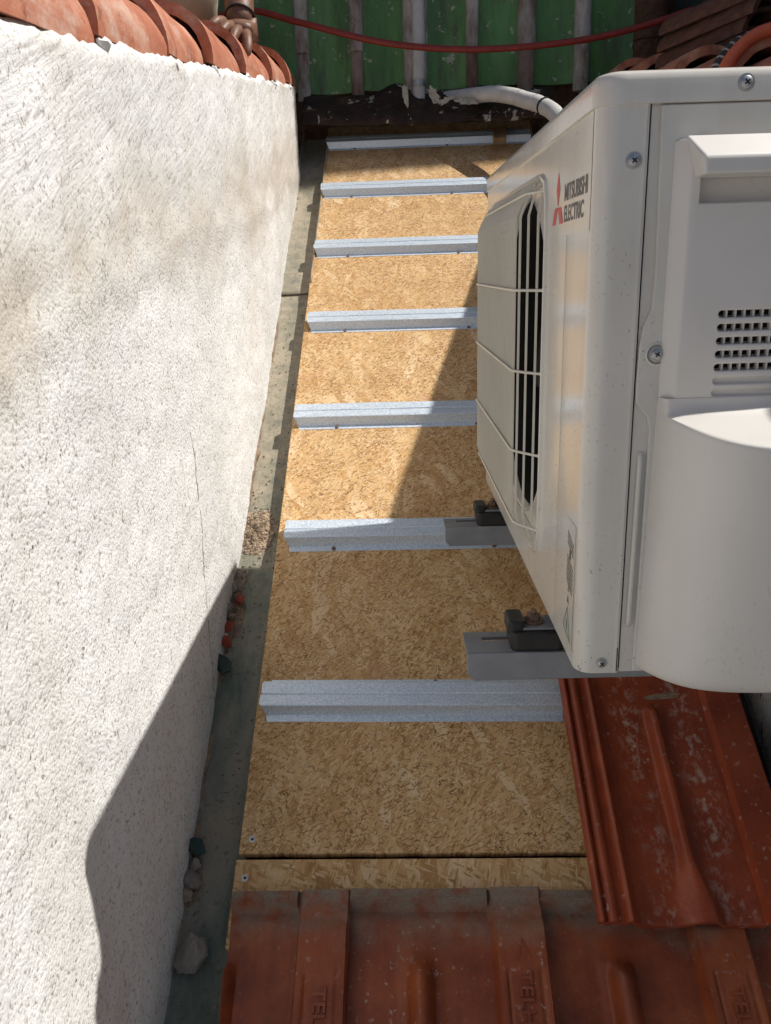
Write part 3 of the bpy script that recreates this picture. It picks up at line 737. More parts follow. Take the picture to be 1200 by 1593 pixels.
# front panel with wrapped corners, recessed grille field and fan opening
GY0, GY1, GZ0, GZ1 = .205, .735, -.502, -.042
gc = ((GY0 + GY1) / 2, (GZ0 + GZ1) / 2); NR = 96
def sq(hw, hh, rad, k):
    a = 2 * math.pi * k / NR; c_, s_ = math.cos(a), math.sin(a); p = 14.0
    r = (abs(c_ / hw) ** p + abs(s_ / hh) ** p) ** (-1 / p); return (r * c_, r * s_)
def rect_pt(hy, hz, k):
    a = 2 * math.pi * k / NR; c_, s_ = math.cos(a), math.sin(a); r = min(hy / abs(c_) if abs(c_) > 1e-6 else 9, hz / abs(s_) if abs(s_) > 1e-6 else 9); return (r * c_, r * s_)
hw, hh = (GY1 - GY0) / 2, (GZ1 - GZ0) / 2
FCY, FCZ, FRR = .445, -.272, .222
rings = []
oy0, oy1, oz0, oz1 = .10, Y1 - .022, ZB_, ZT_
def outer(k):
    a = 2 * math.pi * k / NR; c_, s_ = math.cos(a), math.sin(a)
    hy = (oy1 - gc[0]) if c_ > 0 else (gc[0] - oy0); hz = (oz1 - gc[1]) if s_ > 0 else (gc[1] - oz0)
    r = min(hy / abs(c_) if abs(c_) > 1e-6 else 9, hz / abs(s_) if abs(s_) > 1e-6 else 9); return (0, gc[0] + r * c_, gc[1] + r * s_)
rings.append([outer(k) for k in range(NR)])
for (x, g) in ((0, .004), (-.0035, .002), (-.004, 0), (.001, -.003), (.012, -.006)):
    rings.append([(x, gc[0] + sq(hw + g, hh + g, .03, k)[0], gc[1] + sq(hw + g, hh + g, .03, k)[1]) for k in range(NR)])
for (x, rr) in ((.012, FRR + .012), (.010, FRR + .006), (.013, FRR), (.022, FRR - .004)):
    rings.append([(x, FCY + min(rr, 1) * math.cos(2 * math.pi * k / NR), FCZ + min(rr, .2265) * math.sin(2 * math.pi * k / NR)) for k in range(NR)])
v = [p for r in rings for p in r]; f = []
for i in range(len(rings) - 1):
    for k in range(NR): f.append((i * NR + k, i * NR + (k + 1) % NR, (i + 1) * NR + (k + 1) % NR, (i + 1) * NR + k))
# corner square patches of the outer rectangle
path = [(.0425, Y0 + .006), (.0425, Y0 + .0006), (.040, Y0 - .0006), (.0372, Y0), (.0362, Y0), (.020, Y0), (.0185, Y0)] + arc(.018, Y0 + .018, .018, -90, -180, 10) + [(0, .0008), (0, .05), (0, oy0 - .002), (.0003, oy0 + .002)]
pv, pf = [], []
for (x, y) in path: pv += [(x, y, ZB_), (x, y, ZT_)]
pf = [(2 * i, 2 * i + 2, 2 * i + 3, 2 * i + 1) for i in range(len(path) - 1)]
path2 = [(.0003, oy1 - .002), (0, oy1 + .0005)] + arc(.018, Y1 - .018, .018, 180, 90, 8) + [(.0425, Y1)]
qv, qf = [], []
for (x, y) in path2: qv += [(x, y, ZB_), (x, y, ZT_)]
qf = [(2 * i, 2 * i + 2, 2 * i + 3, 2 * i + 1) for i in range(len(path2) - 1)]
me = mesh_of('front_panel', *join([(v, f), (pv, pf), (qv, qf)]), AC)
# the rays of the outline miss the four corners of the outer rectangle: add them
bm = bmesh.new(); bm.from_mesh(me); bm.verts.ensure_lookup_table()
for (yy, zz) in ((oy0, oz0), (oy0, oz1), (oy1, oz0), (oy1, oz1)):
    bm.verts.ensure_lookup_table(); ring = [bm.verts[k] for k in range(NR)]
    best = None
    for k in range(NR):
        a, b = ring[k], ring[(k + 1) % NR]
        if (abs(a.co.y - yy) < 1e-5 and abs(b.co.z - zz) < 1e-5) or (abs(b.co.y - yy) < 1e-5 and abs(a.co.z - zz) < 1e-5): best = (a, b)
    if best:
        nv = bm.verts.new((0, yy, zz)); bm.faces.new((best[0], best[1], nv))
bmesh.ops.remove_doubles(bm, verts=bm.verts, dist=1e-5); bmesh.ops.recalc_face_normals(bm, faces=bm.faces); bm.to_mesh(me); bm.free()
smooth_by(me, 32)
fp = put('front_panel', me, ac)
for y in (.0405,):
    pass
put('seam_shade', mesh_of('seam_shade', *box(.0427, .0443, Y0 + .004, Y0 + .006, ZB_ + .004, ZT_), DARK), ac)  # dark strip in the open panel seam, shade put into its colour
# lid
def rrect(x0, x1, y0, y1, r, n=6): return arc(x0 + r, y0 + r, r, 180, 270, n) + arc(x1 - r, y0 + r, r, 270, 360, n) + arc(x1 - r, y1 - r, r, 0, 90, n) + arc(x0 + r, y1 - r, r, 90, 180, n)
lv = []; lev = [(-.0125, .0, -.0022), (-.0140, -.0005, -.001), (-.0135, .0028, 0), (.004, .0028, 0), (.0085, .0018, 0), (.0115, -.0015, 0), (.0128, -.006, 0), (.0132, -.03, 0)]
loops = [[(x, y, z) for x, y in rrect(-g, AW + g, Y0 - g, Y1 + g, .022 + g)] for z, g, _ in lev]
n = len(loops[0]); v = [p for l in loops for p in l]; f = [(i * n + k, i * n + (k + 1) % n, (i + 1) * n + (k + 1) % n, (i + 1) * n + k) for i in range(len(loops) - 1) for k in range(n)]
f.append(tuple((len(loops) - 1) * n + k for k in range(n)))
lid = put('lid', smooth_by(fixn(mesh_of('lid', v, f, AC)), 50), ac)
put('lid_gap', mesh_of('lid_gap', *prism(rrect(.001, AW - .002, Y0 + .0012, Y1 - .002, .02), -.0124, -.0085), simple('gap_shade', (.10, .075, .055), .9)), ac)  # brown filler, its colour stands in for the shadow gap under the lid
def screw(name, x, y, z, parent, axis='-y', r=.0052):
    t = put(name, smooth_by(mesh_of(name, *lathe([(r * 1.35, 0), (r * 1.35, .0008), (r, .001), (r * .95, .0022), (r * .6, .0032)], 16, axis), ZINC), 40), parent, loc=(x, y, z))
    put('cross_slot', mesh_of('cross_slot', *join([box(-.0026, .0026, -.0036, -.0030, -.0006, .0006), box(-.0006, .0006, -.00362, -.0030, -.0026, .0026)]), DARK), t, rot=(0, random.uniform(0, 1.2), 0))
    return t
screw('screw', .1197, Y0 - .0028, -.0005, lid)
screw('screw', .0306, Y0, -.0578, fp); screw('screw', .0256, Y0, -.5332, fp, r=.0042)
# service panel with its jogged edge
sp_out = [(.0517, -.0150), (.0552, -.152), (.0538, -.182), (.0475, -.197), (.0448, -.215), (.0440, -.25), (.0444, -.266), (.0560, -.280), (.0588, -.292), (.0571, -.543), (.279, -.543), (.279, -.0150)]
sp_ = put('service_panel', fixn(mesh_of('service_panel', *prism(sp_out[::-1], Y0 + .0035, Y0 - .0012, 'y'), AC)), ac); bevel(sp_, .0012, 2)
screw('screw', .0607, Y0 - .0012, -.2222, sp_)
put('screw_dish', smooth_by(mesh_of('screw_dish', *lathe([(.0105, 0), (.0105, .0012), (.0092, .0018), (.0088, .0004)], 20, '-y'), AC), 40), sp_, loc=(.0607, Y0 - .0008, -.2222))
put('pressed_rib', smooth_by(mesh_of('pressed_rib', *tube(spline([(.0525, Y0 + .0022, -.318), (.0522, Y0 + .0005, -.33), (.0508, Y0 + .0005, -.478), (.0508, Y0 + .0022, -.49)], 4), .0026, 8), AC), 60), ac)
put('hinge_slot', mesh_of('hinge_slot', *box(.0395, .0415, Y0 - .0004, Y0 + .002, -.543, -.517), DARK), ac)
# plastic valve cover
CP = Y0 - .016
vc = put('valve_cover', fixn(mesh_of('valve_cover', *prism([(.064, Y0 - .0005), (.074, CP + .0015), (.077, CP), (.262, CP), (.268, Y0 - .0005)], -.284, -.043, 'z'), ACC)), ac)
cut_parts = []
def stadium(x0, x1, z, r, ya, yb):
    o_ = arc(x0 + r, 0, r, 90, 270, 8) + arc(x1 - r, 0, r, -90, 90, 8); return prism([(a, b + z) for a, b in o_], ya, yb, 'y')
for i in range(5): cut_parts.append(stadium(.1086, .2150, -.1872 - .0117 * i, .0031, CP - .01, Y0 - .0018))
for i in range(2): cut_parts.append(stadium(.1086, .2150, -.1872 - .0117 * 5 - .0109 * i - .0002, .0030, CP - .01, CP + .004))
cut_parts.append(prism([(.0835, -.0745), (.20, -.0745), (.20, -.0945), (.0835, -.0945)], CP - .01, Y0 - .0018, 'y'))
cut_me = fixn(mesh_of('cut', *join(cut_parts), ACC)); cut_o = put('cut', cut_me)
cut_o.parent = ac
bo = vc.modifiers.new('b', 'BOOLEAN'); bo.operation = 'DIFFERENCE'; bo.object = cut_o; bo.solver = 'EXACT'
new = baked(vc); vc.modifiers.clear(); vc.data = new; bpy.data.objects.remove(cut_o); smooth_by(new, 30); bevel(vc, .0014, 2, 40)
put('vent_shade', mesh_of('vent_shade', *box(.105, .218, Y0 - .0020, Y0 - .0014, -.240, -.182), DARK), vc)  # near-black sheet added behind the slots to imitate the shade inside
bars = []
for i in range(5):
    for k in range(13):
        x = .1086 + .0082 + .0080 * k; z = -.1872 - .0117 * i; bars.append(box(x - .0009, x + .0009, CP + .004, CP + .009, z - .0036, z + .0036))
put('vent_bars', mesh_of('vent_bars', *join(bars), ACC), vc, kind='stuff')
# hood over the hand grip
hv = []
for (x_b, x_f) in ((.068, .0785), (.212, .205)):
    hv += [(x_b, CP + .001, -.0405), (x_f, Y0 - .037, -.0600), (x_f + (.0005 if x_f < .1 else 0), Y0 - .0375, -.0735), (x_f if x_f < .1 else x_b, CP + .001, -.0742)]
hf = [(0, 1, 2, 3), (7, 6, 5, 4), (0, 4, 5, 1), (1, 5, 6, 2), (2, 6, 7, 3), (3, 7, 4, 0)]
o = put('grip_hood', fixn(mesh_of('grip_hood', hv, hf, ACC)), vc); bevel(o, .0022, 3, 20)
# bulging lower part
plan = [(.0640, .000), (.0655, .010), (.0680, .022), (.0725, .036), (.0790, .052), (.0870, .068), (.0960, .080), (.107, .090), (.120, .097), (.136, .102), (.158, .105), (.185, .106), (.215, .104), (.240, .096), (.256, .080), (.265, .050), (.268, .0)]
def zt_(d): return -.2735 - .15 * d
rows = []
for (mode, q_) in (('in', 0), ('in', .5), ('in', 1), ('edge', 0), ('edge', 1), ('edge', 2), ('z', .08), ('z', .25), ('z', .45), ('z', .65), ('z', .8), ('z', .90), ('z', .955), ('bot', 0), ('bot', 1), ('bot', 2)):
    row = []
    for (x, d) in plan:
        cxm = .166; d0 = d * 1.0
        if mode == 'in': dd = (min(d0, .0160), min(d0, .0175 + .0), d0 * .90 if d0 > .03 else d0)[int(q_ * 2)]; z = (-.2610, zt_(min(d0, .0175)), zt_(dd))[int(q_ * 2)]
        elif mode == 'edge':
            dd = max(0, d0 - (.0035, .001, 0)[q_]); z = zt_(d0) - (.0004, .0018, .0050)[q_]
        elif mode == 'z':
            zz0 = zt_(d0) - .005; zz1 = -.531; z = zz0 + (zz1 - zz0) * q_; dd = d0 * (1 - .30 * q_ ** 1.3)
        else:
            dd = d0 * (.66, .55, .0)[q_]; z = (-.5335, -.5390, -.5405)[q_]
        sh = 0 if mode != 'in' else 0
        xx = x if mode != 'in' else x + (cxm - x) * 0
        if mode in ('z', 'bot'):
            qq = q_ if mode == 'z' else 1.0; xx = x - .004 * qq * (1 if x < .15 else 0)
            if mode == 'bot': xx = x + (cxm - x) * (.0, .02, .08)[q_] - .004 * (x < .15)
        row.append((xx, Y0 - .0006 - dd - (.0145 if False else 0), z))
    rows.append(row)
m_ = len(plan); v = [p for r in rows for p in r]; f = [(j * m_ + i, j * m_ + i + 1, (j + 1) * m_ + i + 1, (j + 1) * m_ + i) for j in range(len(rows) - 1) for i in range(m_ - 1)]
o = put('cover_bulge', smooth_by(fixn(mesh_of('cover_bulge', v, f, ACC)), 50), vc)
q = o.modifiers.new('sub', 'SUBSURF'); q.levels = 2; q.render_levels = 2
# grille
gpts = [(sq(hw - .004, hh - .004, .03, k)[0] + gc[0], sq(hw - .004, hh - .004, .03, k)[1] + gc[1]) for k in range(NR)]
gr = put('fan_grille', smooth_by(mesh_of('fan_grille', *tube([(.0105, a_, b_) for a_, b_ in gpts + gpts[:1]], .0024, 6, False), ACG), 60), ac)
for (y0_, sg) in ((.2105, 1), (.7295, -1)):
    for z_ in (-.06, -.17, -.268, -.37, -.468): put('clip_arm', smooth_by(mesh_of('clip_arm', *tube(spline([(.0105, y0_, z_), (.003, y0_ + sg * .003, z_), (-.001, y0_ + sg * .014, z_)], 3), .0022, 6), ACG), 60), gr)
def gfx(y, z):
    a = sst(.205, .268, y) * sst(.740, .690, y); b = sst(-.496, -.455, z) * sst(-.046, -.085, z)
    return .006 - .034 * min(a, 1) * (.45 + .55 * b) 
NB = 44
for i in range(NB):
    y = .220 + (.722 - .220) * i / (NB - 1)
    pts = [(gfx(y, z) if abs(z + .27) < .222 else gfx(y, z) + .004, y, z) for z in [-.490, -.482, -.470, -.455, -.43, -.37, -.27, -.17, -.115, -.085, -.070, -.058, -.050]]
    bv = [(x + dx, y_ + dy, z_) for x, y_, z_ in pts for dx, dy in ((0, -.0009), (0, .0009), (.0026, .0013), (.0026, -.0013))]; nb_ = len(pts)
    bf = [(4 * i_ + k_, 4 * i_ + (k_ + 1) % 4, 4 * i_ + 4 + (k_ + 1) % 4, 4 * i_ + 4 + k_) for i_ in range(nb_ - 1) for k_ in range(4)] + [(0, 1, 2, 3), tuple(4 * nb_ - 1 - k_ for k_ in range(4))]
    put('bar', fixn(mesh_of('bar', bv, bf, ACG)), gr)
for z in (-.060, -.170, -.268, -.370, -.468):
    pts = [(gfx(y, z) - .0012, y, z) for y in [.212 + .516 * k / 40 for k in range(41)]]
    put('cross_bar', smooth_by(mesh_of('cross_bar', *tube(pts, .0018, 6), ACG), 70), gr)
shv = []
for (x, rr) in ((.0222, FRR - .0045), (.07, FRR - .010), (.10, FRR - .004)): shv += [(x, FCY + rr * math.cos(2 * math.pi * k / 48), FCZ + rr * math.sin(2 * math.pi * k / 48)) for k in range(48)]
put('fan_shroud', mesh_of('fan_shroud', shv, [(i * 48 + k, i * 48 + (k + 1) % 48, (i + 1) * 48 + (k + 1) % 48, (i + 1) * 48 + k) for i in range(2) for k in range(48)], DARK, True), ac)
# fan and coil
fan = put('fan', smooth_by(mesh_of('fan', *lathe([(.055, -.03), (.058, 0), (.05, .018), (.02, .024)], 24, '-x'), DARK), 40), ac, loc=(.085, FCY, FCZ))
for kk in range(3):
    a0 = kk * 2 * math.pi / 3
    def bl(a, b, a0=a0):
        r = .05 + .155 * b; an = a0 + (a - .5) * 1.5 + b * .5; return (.03 * (a - .5) * 2 * .9 + .004 * b, r * math.cos(an), r * math.sin(an))
    o = put('blade', mesh_of('blade', *grid(10, 8, bl), DARK, True), fan); q = o.modifiers.new('s', 'SOLIDIFY'); q.thickness = .003
put('coil', mesh_of('coil', *box(.235, .262, Y0 + .02, Y1 - .02, ZB_ + .01, ZT_ - .01), DARK), ac)
bx('inner_wall', (.102, .104, .70, Y1 - .01, ZB_ + .01, ZT_ - .008), DARK, ac); bx('inner_wall', (.05, .23, .185, .187, ZB_ + .01, ZT_ - .008), DARK, ac)
# sticker, emblem and lettering on the front panel (reads from far to near)
def decal(me, y_left, z_bottom, dx=-.0007): return xform(me, Matrix(((0, 0, -1, dx), (-1, 0, 0, y_left), (0, 1, 0, z_bottom), (0, 0, 0, 1))))
st_ = put('maker_sticker', mesh_of('maker_sticker', [(-.0004, .198, -.014), (-.0004, .0015, -.014), (-.0004, .0015, -.113), (-.0004, .198, -.113)], [(0, 1, 2, 3)], ACS), ac)
def decal_poly(pts, mat, name, parent, dx=-.0007): return put(name, mesh_of(name, [(dx, y, z) for y, z in pts], [tuple(range(len(pts)))], mat), parent)
ey, ez = .1455, -.0835
decal_poly([(ey, -.0485), (ey - .0095, -.066), (ey, ez), (ey + .0095, -.066)], REDINK, 'emblem_diamond', st_)
decal_poly([(ey, ez), (ey + .0165, ez - .0002), (ey + .0285, -.1005), (ey + .0105, -.1005)], REDINK, 'emblem_diamond', st_)
decal_poly([(ey, ez), (ey - .0105, -.1005), (ey - .0285, -.1005), (ey - .0165, ez - .0002)], REDINK, 'emblem_diamond', st_)
me, wd, hg = text_mesh('MITSUBISHI', .02, GREYINK, 0, .0005)
s_ = .099 / wd; xform(me, Matrix.Diagonal((s_, .0165 / hg, 1, 1))); put('lettering', decal(me, .1130, -.0800, -.0007), st_)
me, wd, hg = text_mesh('ELECTRIC', .02, GREYINK, 0, .0005)
s_ = .086 / wd; xform(me, Matrix.Diagonal((s_, .0160 / hg, 1, 1))); put('lettering', decal(me, .1125, -.1000, -.0007), st_)
lab = put('warning_label', mesh_of('warning_label', [(-.0004, .050, -.395), (-.0004, .006, -.395), (-.0004, .006, -.532), (-.0004, .050, -.532)], [(0, 1, 2, 3)], ACS), ac)
for k in range(11):
    z = -.408 - .0052 * k
    if k in (3, 4): continue
    decal_poly([(.040, z), (.012, z - .010), (.012, z - .0122), (.040, z - .0022)], GREYINK, 'hatch_stroke', lab)
me, wd, hg = text_mesh('B', .013, GREYINK, 0, .0006); put('lettering', decal(me, .030, -.4365, -.0007), lab)
me, wd, hg = text_mesh('2', .013, GREYINK, 0, .0003); put('lettering', decal(me, .032, -.473, -.0007), lab)
me, wd, hg = text_mesh('A', .012, GREYINK, 0, .0003); put('lettering', decal(me, .034, -.487, -.0007), lab)
A_, B_, C_ = Vector((.031, -.4905)), Vector((.049, -.519)), Vector((.0135, -.5265)); cen = (A_ + B_ + C_) / 3
inn = [p + (cen - p) * .17 for p in (A_, B_, C_)]
for i in range(3): decal_poly([(A_, B_, C_)[i], (A_, B_, C_)[(i + 1) % 3], inn[(i + 1) % 3], inn[i]], GREENINK, 'triangle_side', lab)
decal_poly([cen + Vector((.003, .006)), cen + Vector((-.001, .006)), cen + Vector((-.003, -.006)), cen + Vector((.002, -.004))], GREENINK, 'triangle_mark', lab)
# feet of the unit and rubber mounts on the brackets
def bracket(y0, y1, x0, label):
    t = thing('wall_bracket', label, 'bracket', OX + Vector((x0, (y0 + y1) / 2, -.585)), (0, 0, .022629))
    w_ = y1 - y0; L = .405 - x0 - .03; h2 = w_ / 2; th = .004
    slot = [(.022 + .0042, -.0042 + .008)]
    # flange with a slot, folded front edge
    parts = [box(0, L, -h2, .003, -th, 0), box(0, .022, .003, .013, -th, 0), box(.085, L, .003, .013, -th, 0), box(0, L, .013, h2, -th, 0)]
    o = put('top_flange', mesh_of('top_flange', *join(parts), BRACKET), t)
    v, f = prism([(.0, -.0), (.0, -.026), (.008, -.036), (L, -.036), (L, 0)], -h2 - th, -h2, 'y'); o = put('front_flange', fixn(mesh_of('front_flange', v, f, BRACKET)), t); bevel(o, .0012, 2)
    put('slot_shade', mesh_of('slot_shade', *box(.02, .09, .001, .015, -.0095, -.0085), BLACK), t)  # black sheet added below the open slot so it looks shaded
    o = bx('wall_plate', (L - .004, L, -.02, .02, -.30, .06), BRACKET, t); bx('brace_arm', (L - .02, L - .0045, -.018, .018, -.26, -.037), BRACKET, t)
    return t
b1 = bracket(.113, .170, -.103, 'grey slotted steel bracket under the near end of the air conditioner')
b2 = bracket(.610, .658, -.107, 'grey slotted steel bracket under the far end of the air conditioner, over a metal channel')
def mount(y, label, x=-.020):
    t = thing('rubber_mount', label, 'rubber mount', OX + Vector((x, y, -.5848)), (0, 0, .022629))
    o = put('rubber_block', mesh_of('rubber_block', *prism(rrect(-.030, .034, -.026, .026, .009), 0, .024), BLACK), t); bevel(o, .003, 2)
    o = put('side_lobe', mesh_of('side_lobe', *prism(rrect(-.033, -.012, -.020, .022, .007), .018, .036), BLACK), t); bevel(o, .003, 2)
    o = bx('foot_tab', (-.016, .045, -.019, .019, .0242, .0275), BRACKET, t); bevel(o, .001)
    put('washer', smooth_by(mesh_of('washer', *lathe([(.0125, .0277), (.0125, .0305), (.006, .0308)], 18), RUST), 40), t)
    put('nut', mesh_of('nut', *lathe([(.0082, .031), (.0082, .037), (.0070, .0385)], 6), RUST), t)
    put('bolt_end', smooth_by(mesh_of('bolt_end', *lathe([(.004, .0386), (.004, .043), (.003, .044)], 10), RUST), 40), t)
    return t
mount(.139, 'black rubber mount with rusty bolt on the near steel bracket')
mount(.634, 'black rubber mount with rusty bolt on the far steel bracket')

# ------------------------------------------------------------------ rubble in the gutter
def lay(name, x, s, n, me, label, cat, rz=0., rx=0., group=None):
    o = put(name, me, loc=RP(x, s, n), rot=(Matrix.Rotation(TH, 3, 'X') @ Matrix.Rotation(rz, 3, 'Z') @ Matrix.Rotation(rx, 3, 'X')).to_euler()); return tag(o, label, cat, group)
lay('stone', -.327, .297, -.018, rock(3, .030, .026, .016, 4, .45, STONE), 'large pale angular stone lying in the gutter beside the lowest tiles', 'stone', .5)
lay('stone', -.350, .402, -.026, rock(5, .016, .020, .014, 3, .4, STONE), 'small pale stone against the wall below a dark green shard', 'stone', 1.0)
lay('stone', -.346, .424, -.029, rock(8, .012, .010, .009, 3, .4, STONE), 'smallest grey pebble right under the lower green shard', 'stone', 2.0)
lay('stone', -.352, .382, -.030, rock(11, .012, .010, .008, 3, .4, SAND), 'brownish pebble below the small pale stone in the gutter', 'stone', 2.0)
lay('brick_fragment', -.339, .921, -.024, rock(14, .010, .015, .010, 3, .6, BRICKM), 'red brick fragment topmost in the gutter, nearest the board', 'brick fragment', .3)
lay('brick_fragment', -.354, .858, -.024, rock(17, .014, .010, .010, 3, .6, BRICKM), 'red brick fragment in the middle of the gutter debris', 'brick fragment', .9)
lay('brick_fragment', -.353, .825, -.025, rock(19, .014, .011, .010, 3, .6, BRICKM), 'red brick fragment lowest in the debris, above the green shard', 'brick fragment', 1.8)
for i, (x, s, rx_, mat_) in enumerate(((-.358, .955, .014, STONE), (-.362, .90, .015, STONE), (-.352, .885, .012, EDGE), (-.345, .985, .009, STONE), (-.356, .842, .007, FOAM), (-.366, .925, .012, EDGE))):
    lay('stone', x, s, -.028, rock(30 + i, rx_, rx_ * .9, rx_ * .8, 3, .45, mat_), ['grey mortar lump above the red brick fragments', 'grey mortar lump left of the topmost brick fragment', 'brown lump between the brick fragments', 'little stone at the foot of the sandy heap', 'tiny white chip between two brick fragments', 'brown lump pressed against the white wall beside brick'][i], 'stone', i)
def shard(w_, h_, seed):
    n = 6; o_ = [(w_ * math.cos(6.283 * (k + .6 * nz((k * 1.7, seed, 3))) / n) * (1 + .9 * nz((k * 1.3, seed, 1))), h_ * math.sin(6.283 * (k + .6 * nz((k * 1.7, seed, 3))) / n) * (1 + .9 * nz((k * 1.3, seed, 5)))) for k in range(n)]
    v, f = grid(1, 1, lambda a, b: (0, 0, 0)); v, f = prism(o_, 0, .006); v = [(p[0], p[1], p[2] + .010 - 9 * p[0] ** 2) for p in v]; return fixn(mesh_of('glazed_shard', v, f, SHARD))
lay('glazed_shard', -.350, .775, -.030, shard(.015, .020, 2), 'dark green glazed shard lying below the brick fragments', 'tile shard', .3, .25)
lay('glazed_shard', -.350, .452, -.030, shard(.014, .018, 6), 'dark green glazed shard lying above the small stones near the bottom', 'tile shard', .8, .3)
# heaps of sand and grit: nobody could count the grains
def heap(name, x0, s0, rx, rs_, h, seed, count, mat, lab_):
    parts = []; rnd = random.Random(seed)
    def hf(a, b):
        u, v_ = a * 2 - 1, b * 2 - 1; d = math.sqrt(u * u + v_ * v_) * (1.12 + .38 * nz((u * 1.6 + seed, v_ * 1.6, 7))); k = max(0, 1 - d ** 1.6) * (.7 + .55 * fb((u * 2 + seed, v_ * 2, 1), 2.6, 4)); return (u * rx, v_ * rs_, max(-.002, h * k) if d < 1 else -.002)
    parts.append(grid(44, 44, hf))
    ico = bmesh.new(); bmesh.ops.create_icosphere(ico, subdivisions=1, radius=1); iv = [v.co.copy() for v in ico.verts]; fi = [tuple(v.index for v in f.verts) for f in ico.faces]; ico.free()
    for k in range(count):
        u, v_ = rnd.gauss(0, .42), rnd.gauss(0, .45); z = hf((u + 1) / 2, (v_ + 1) / 2)[2]; r = rnd.choice((.0008, .0011, .0014, .002, .003)) * rnd.uniform(.8, 1.3)
        q = Euler((rnd.random() * 6, rnd.random() * 6, 0)).to_matrix(); sc = Vector((1, rnd.uniform(.6, 1), rnd.uniform(.5, .9)))
        parts.append(([q @ Vector((c.x * sc.x, c.y * sc.y, c.z * sc.z)) * r + Vector((u * rx, v_ * rs_, max(0, z) + r * .3)) for c in iv], fi))
    o = put(name, mesh_of(name, *join(parts), mat), loc=RP(x0, s0, -.0385), rot=RROT, kind='stuff'); o['label'] = lab_; o['category'] = 'rubble'; return o
heap('sand_heap', -.330, 1.105, .046, .066, .017, 3, 1100, SAND, 'heap of sandy mortar grit across the sunlit gutter')
heap('grit_heap', -.355, .985, .022, .030, .012, 5, 160, SAND, 'small patch of grit against the wall at the shadow edge')
heap('grit_heap', -.354, .895, .026, .085, .012, 7, 260, EDGE, 'dark line of grit around the red brick fragments')
heap('grit_heap', -.361, .53, .012, .10, .008, 9, 240, STONE, 'thin line of grit along the foot of the shaded wall')
heap('grit_heap', -.352, .405, .022, .05, .007, 11, 120, EDGE, 'loose crumbs around the small stones low in the gutter')

rnd = random.Random(40); ico = bmesh.new(); bmesh.ops.create_icosphere(ico, subdivisions=1, radius=1); iv = [v.co.copy() for v in ico.verts]; fi = [tuple(v.index for v in f.verts) for f in ico.faces]; ico.free()
for nm, mt, cnt, lab_ in (('loose_grit', SAND, 260, 'pale crumbs scattered along the gutter floor'), ('dark_crumbs', EDGE, 200, 'brown crumbs scattered along the gutter edges')):
    parts = []
    for k in range(cnt):
        x = -.362 + .085 * (rnd.random() ** 1.7 if k % 3 else 1 - .25 * rnd.random()); s_ = rnd.uniform(.2, 1.9); r = rnd.choice((.0007, .001, .0013, .0018, .0026)); q = Euler((rnd.random() * 6, rnd.random() * 6, 0)).to_matrix()
        sc = Vector((1, rnd.uniform(.5, 1), rnd.uniform(.4, .8))); parts.append(([q @ Vector((c.x * sc.x, c.y * sc.y, c.z * sc.z)) * r + Vector((x, s_, -.0385 + r * .4)) for c in iv], fi))
    o = put(nm, mesh_of(nm, *join(parts), mt), loc=RP(0, 0, 0), rot=RROT, kind='stuff'); o['label'] = lab_; o['category'] = 'rubble'
# ------------------------------------------------------------------ hose and rope over the right-hand cap, stacked tiles
o = put('orange_hose', smooth_by(mesh_of('orange_hose', *tube(spline([(-.015, 0, -.12), (-.012, 0, -.04), (-.003, .0, .005), (.026, .01, .047), (.07, .01, .074), (.14, .0, .078), (.24, -.05, .055), (.31, -.3, .02)], 8), .0125, 12), ORHOSE), 60), loc=(.60, 1.70, .328)); tag(o, 'thick orange hose bent over the wall cap tiles', 'hose')
rp = thing('rope', 'black and white rope lying beside the orange hose on the cap tiles', 'rope', (.60, 1.74, .328))
RPp = spline([(-.018, .0, -.12), (-.015, .0, -.04), (-.006, .005, .01), (.022, .02, .052), (.065, .03, .079), (.13, .04, .083), (.24, .05, .06)], 12)
for i in range(0, len(RPp) - 4, 4): put('rope_band', smooth_by(mesh_of('rope_band', *tube(RPp[i:i + 4], .0105, 8), ROPEB), 60), rp); put('rope_fleck', mesh_of('rope_fleck', *tube(RPp[i + 3:i + 5], .0108, 8), ROPEW), rp)
OLDCAP = []
for k in (5, 6): m_ = cap_tile_mesh(seed=k); m_.materials.clear(); m_.materials.append(OLDTILE); OLDCAP.append(m_)
stk = thing('tile_stack', 'dark stack of old roof tiles behind the right wall cap with a pale chipped edge', 'tiles', (.785, 2.10, .44))
for k in range(4):
    t = put('stacked_tile', OLDCAP[k % 2], stk, loc=(.02 + .01 * k, -.02 * k, .02 + .032 * k), rot=(0, 0, .25 + .05 * k)); t.scale = (.62, .8, .5)
o = put('pale_edge', mesh_of('pale_edge', *tube([(-.06, -.02, .155), (.0, -.05, .17), (.10, -.06, .18)], .006, 6), FOAM), stk)
bx('support_block', (-.05, .10, -.05, .28, -.2, .01), BROWN, stk)

# neighbouring roofs either side of the parapets
def corr(name, x0, x1, y0, y1, zf):
    v, f = grid(int((x1 - x0) / .03), 12, lambda a, b: (x0 + (x1 - x0) * a, y0 + (y1 - y0) * b, zf(y0 + (y1 - y0) * b) + .03 * abs(math.sin((x0 + (x1 - x0) * a) * 15))))
    return put(name, mesh_of(name, v, f, CAPCLAY, True), kind='structure')
corr('neighbour_roof', -4.0, LW - .22, -1.5, 3.14, lambda y: .18 + (y - .8) * .1735)
corr('neighbour_roof_beyond', 1.10, 4.0, -1.5, 3.12, lambda y: .45 + (y - .8) * .184)
corr('infill_roof', RW + .21, .918, -1.5, 3.12, lambda y: ztr(y) - .05)

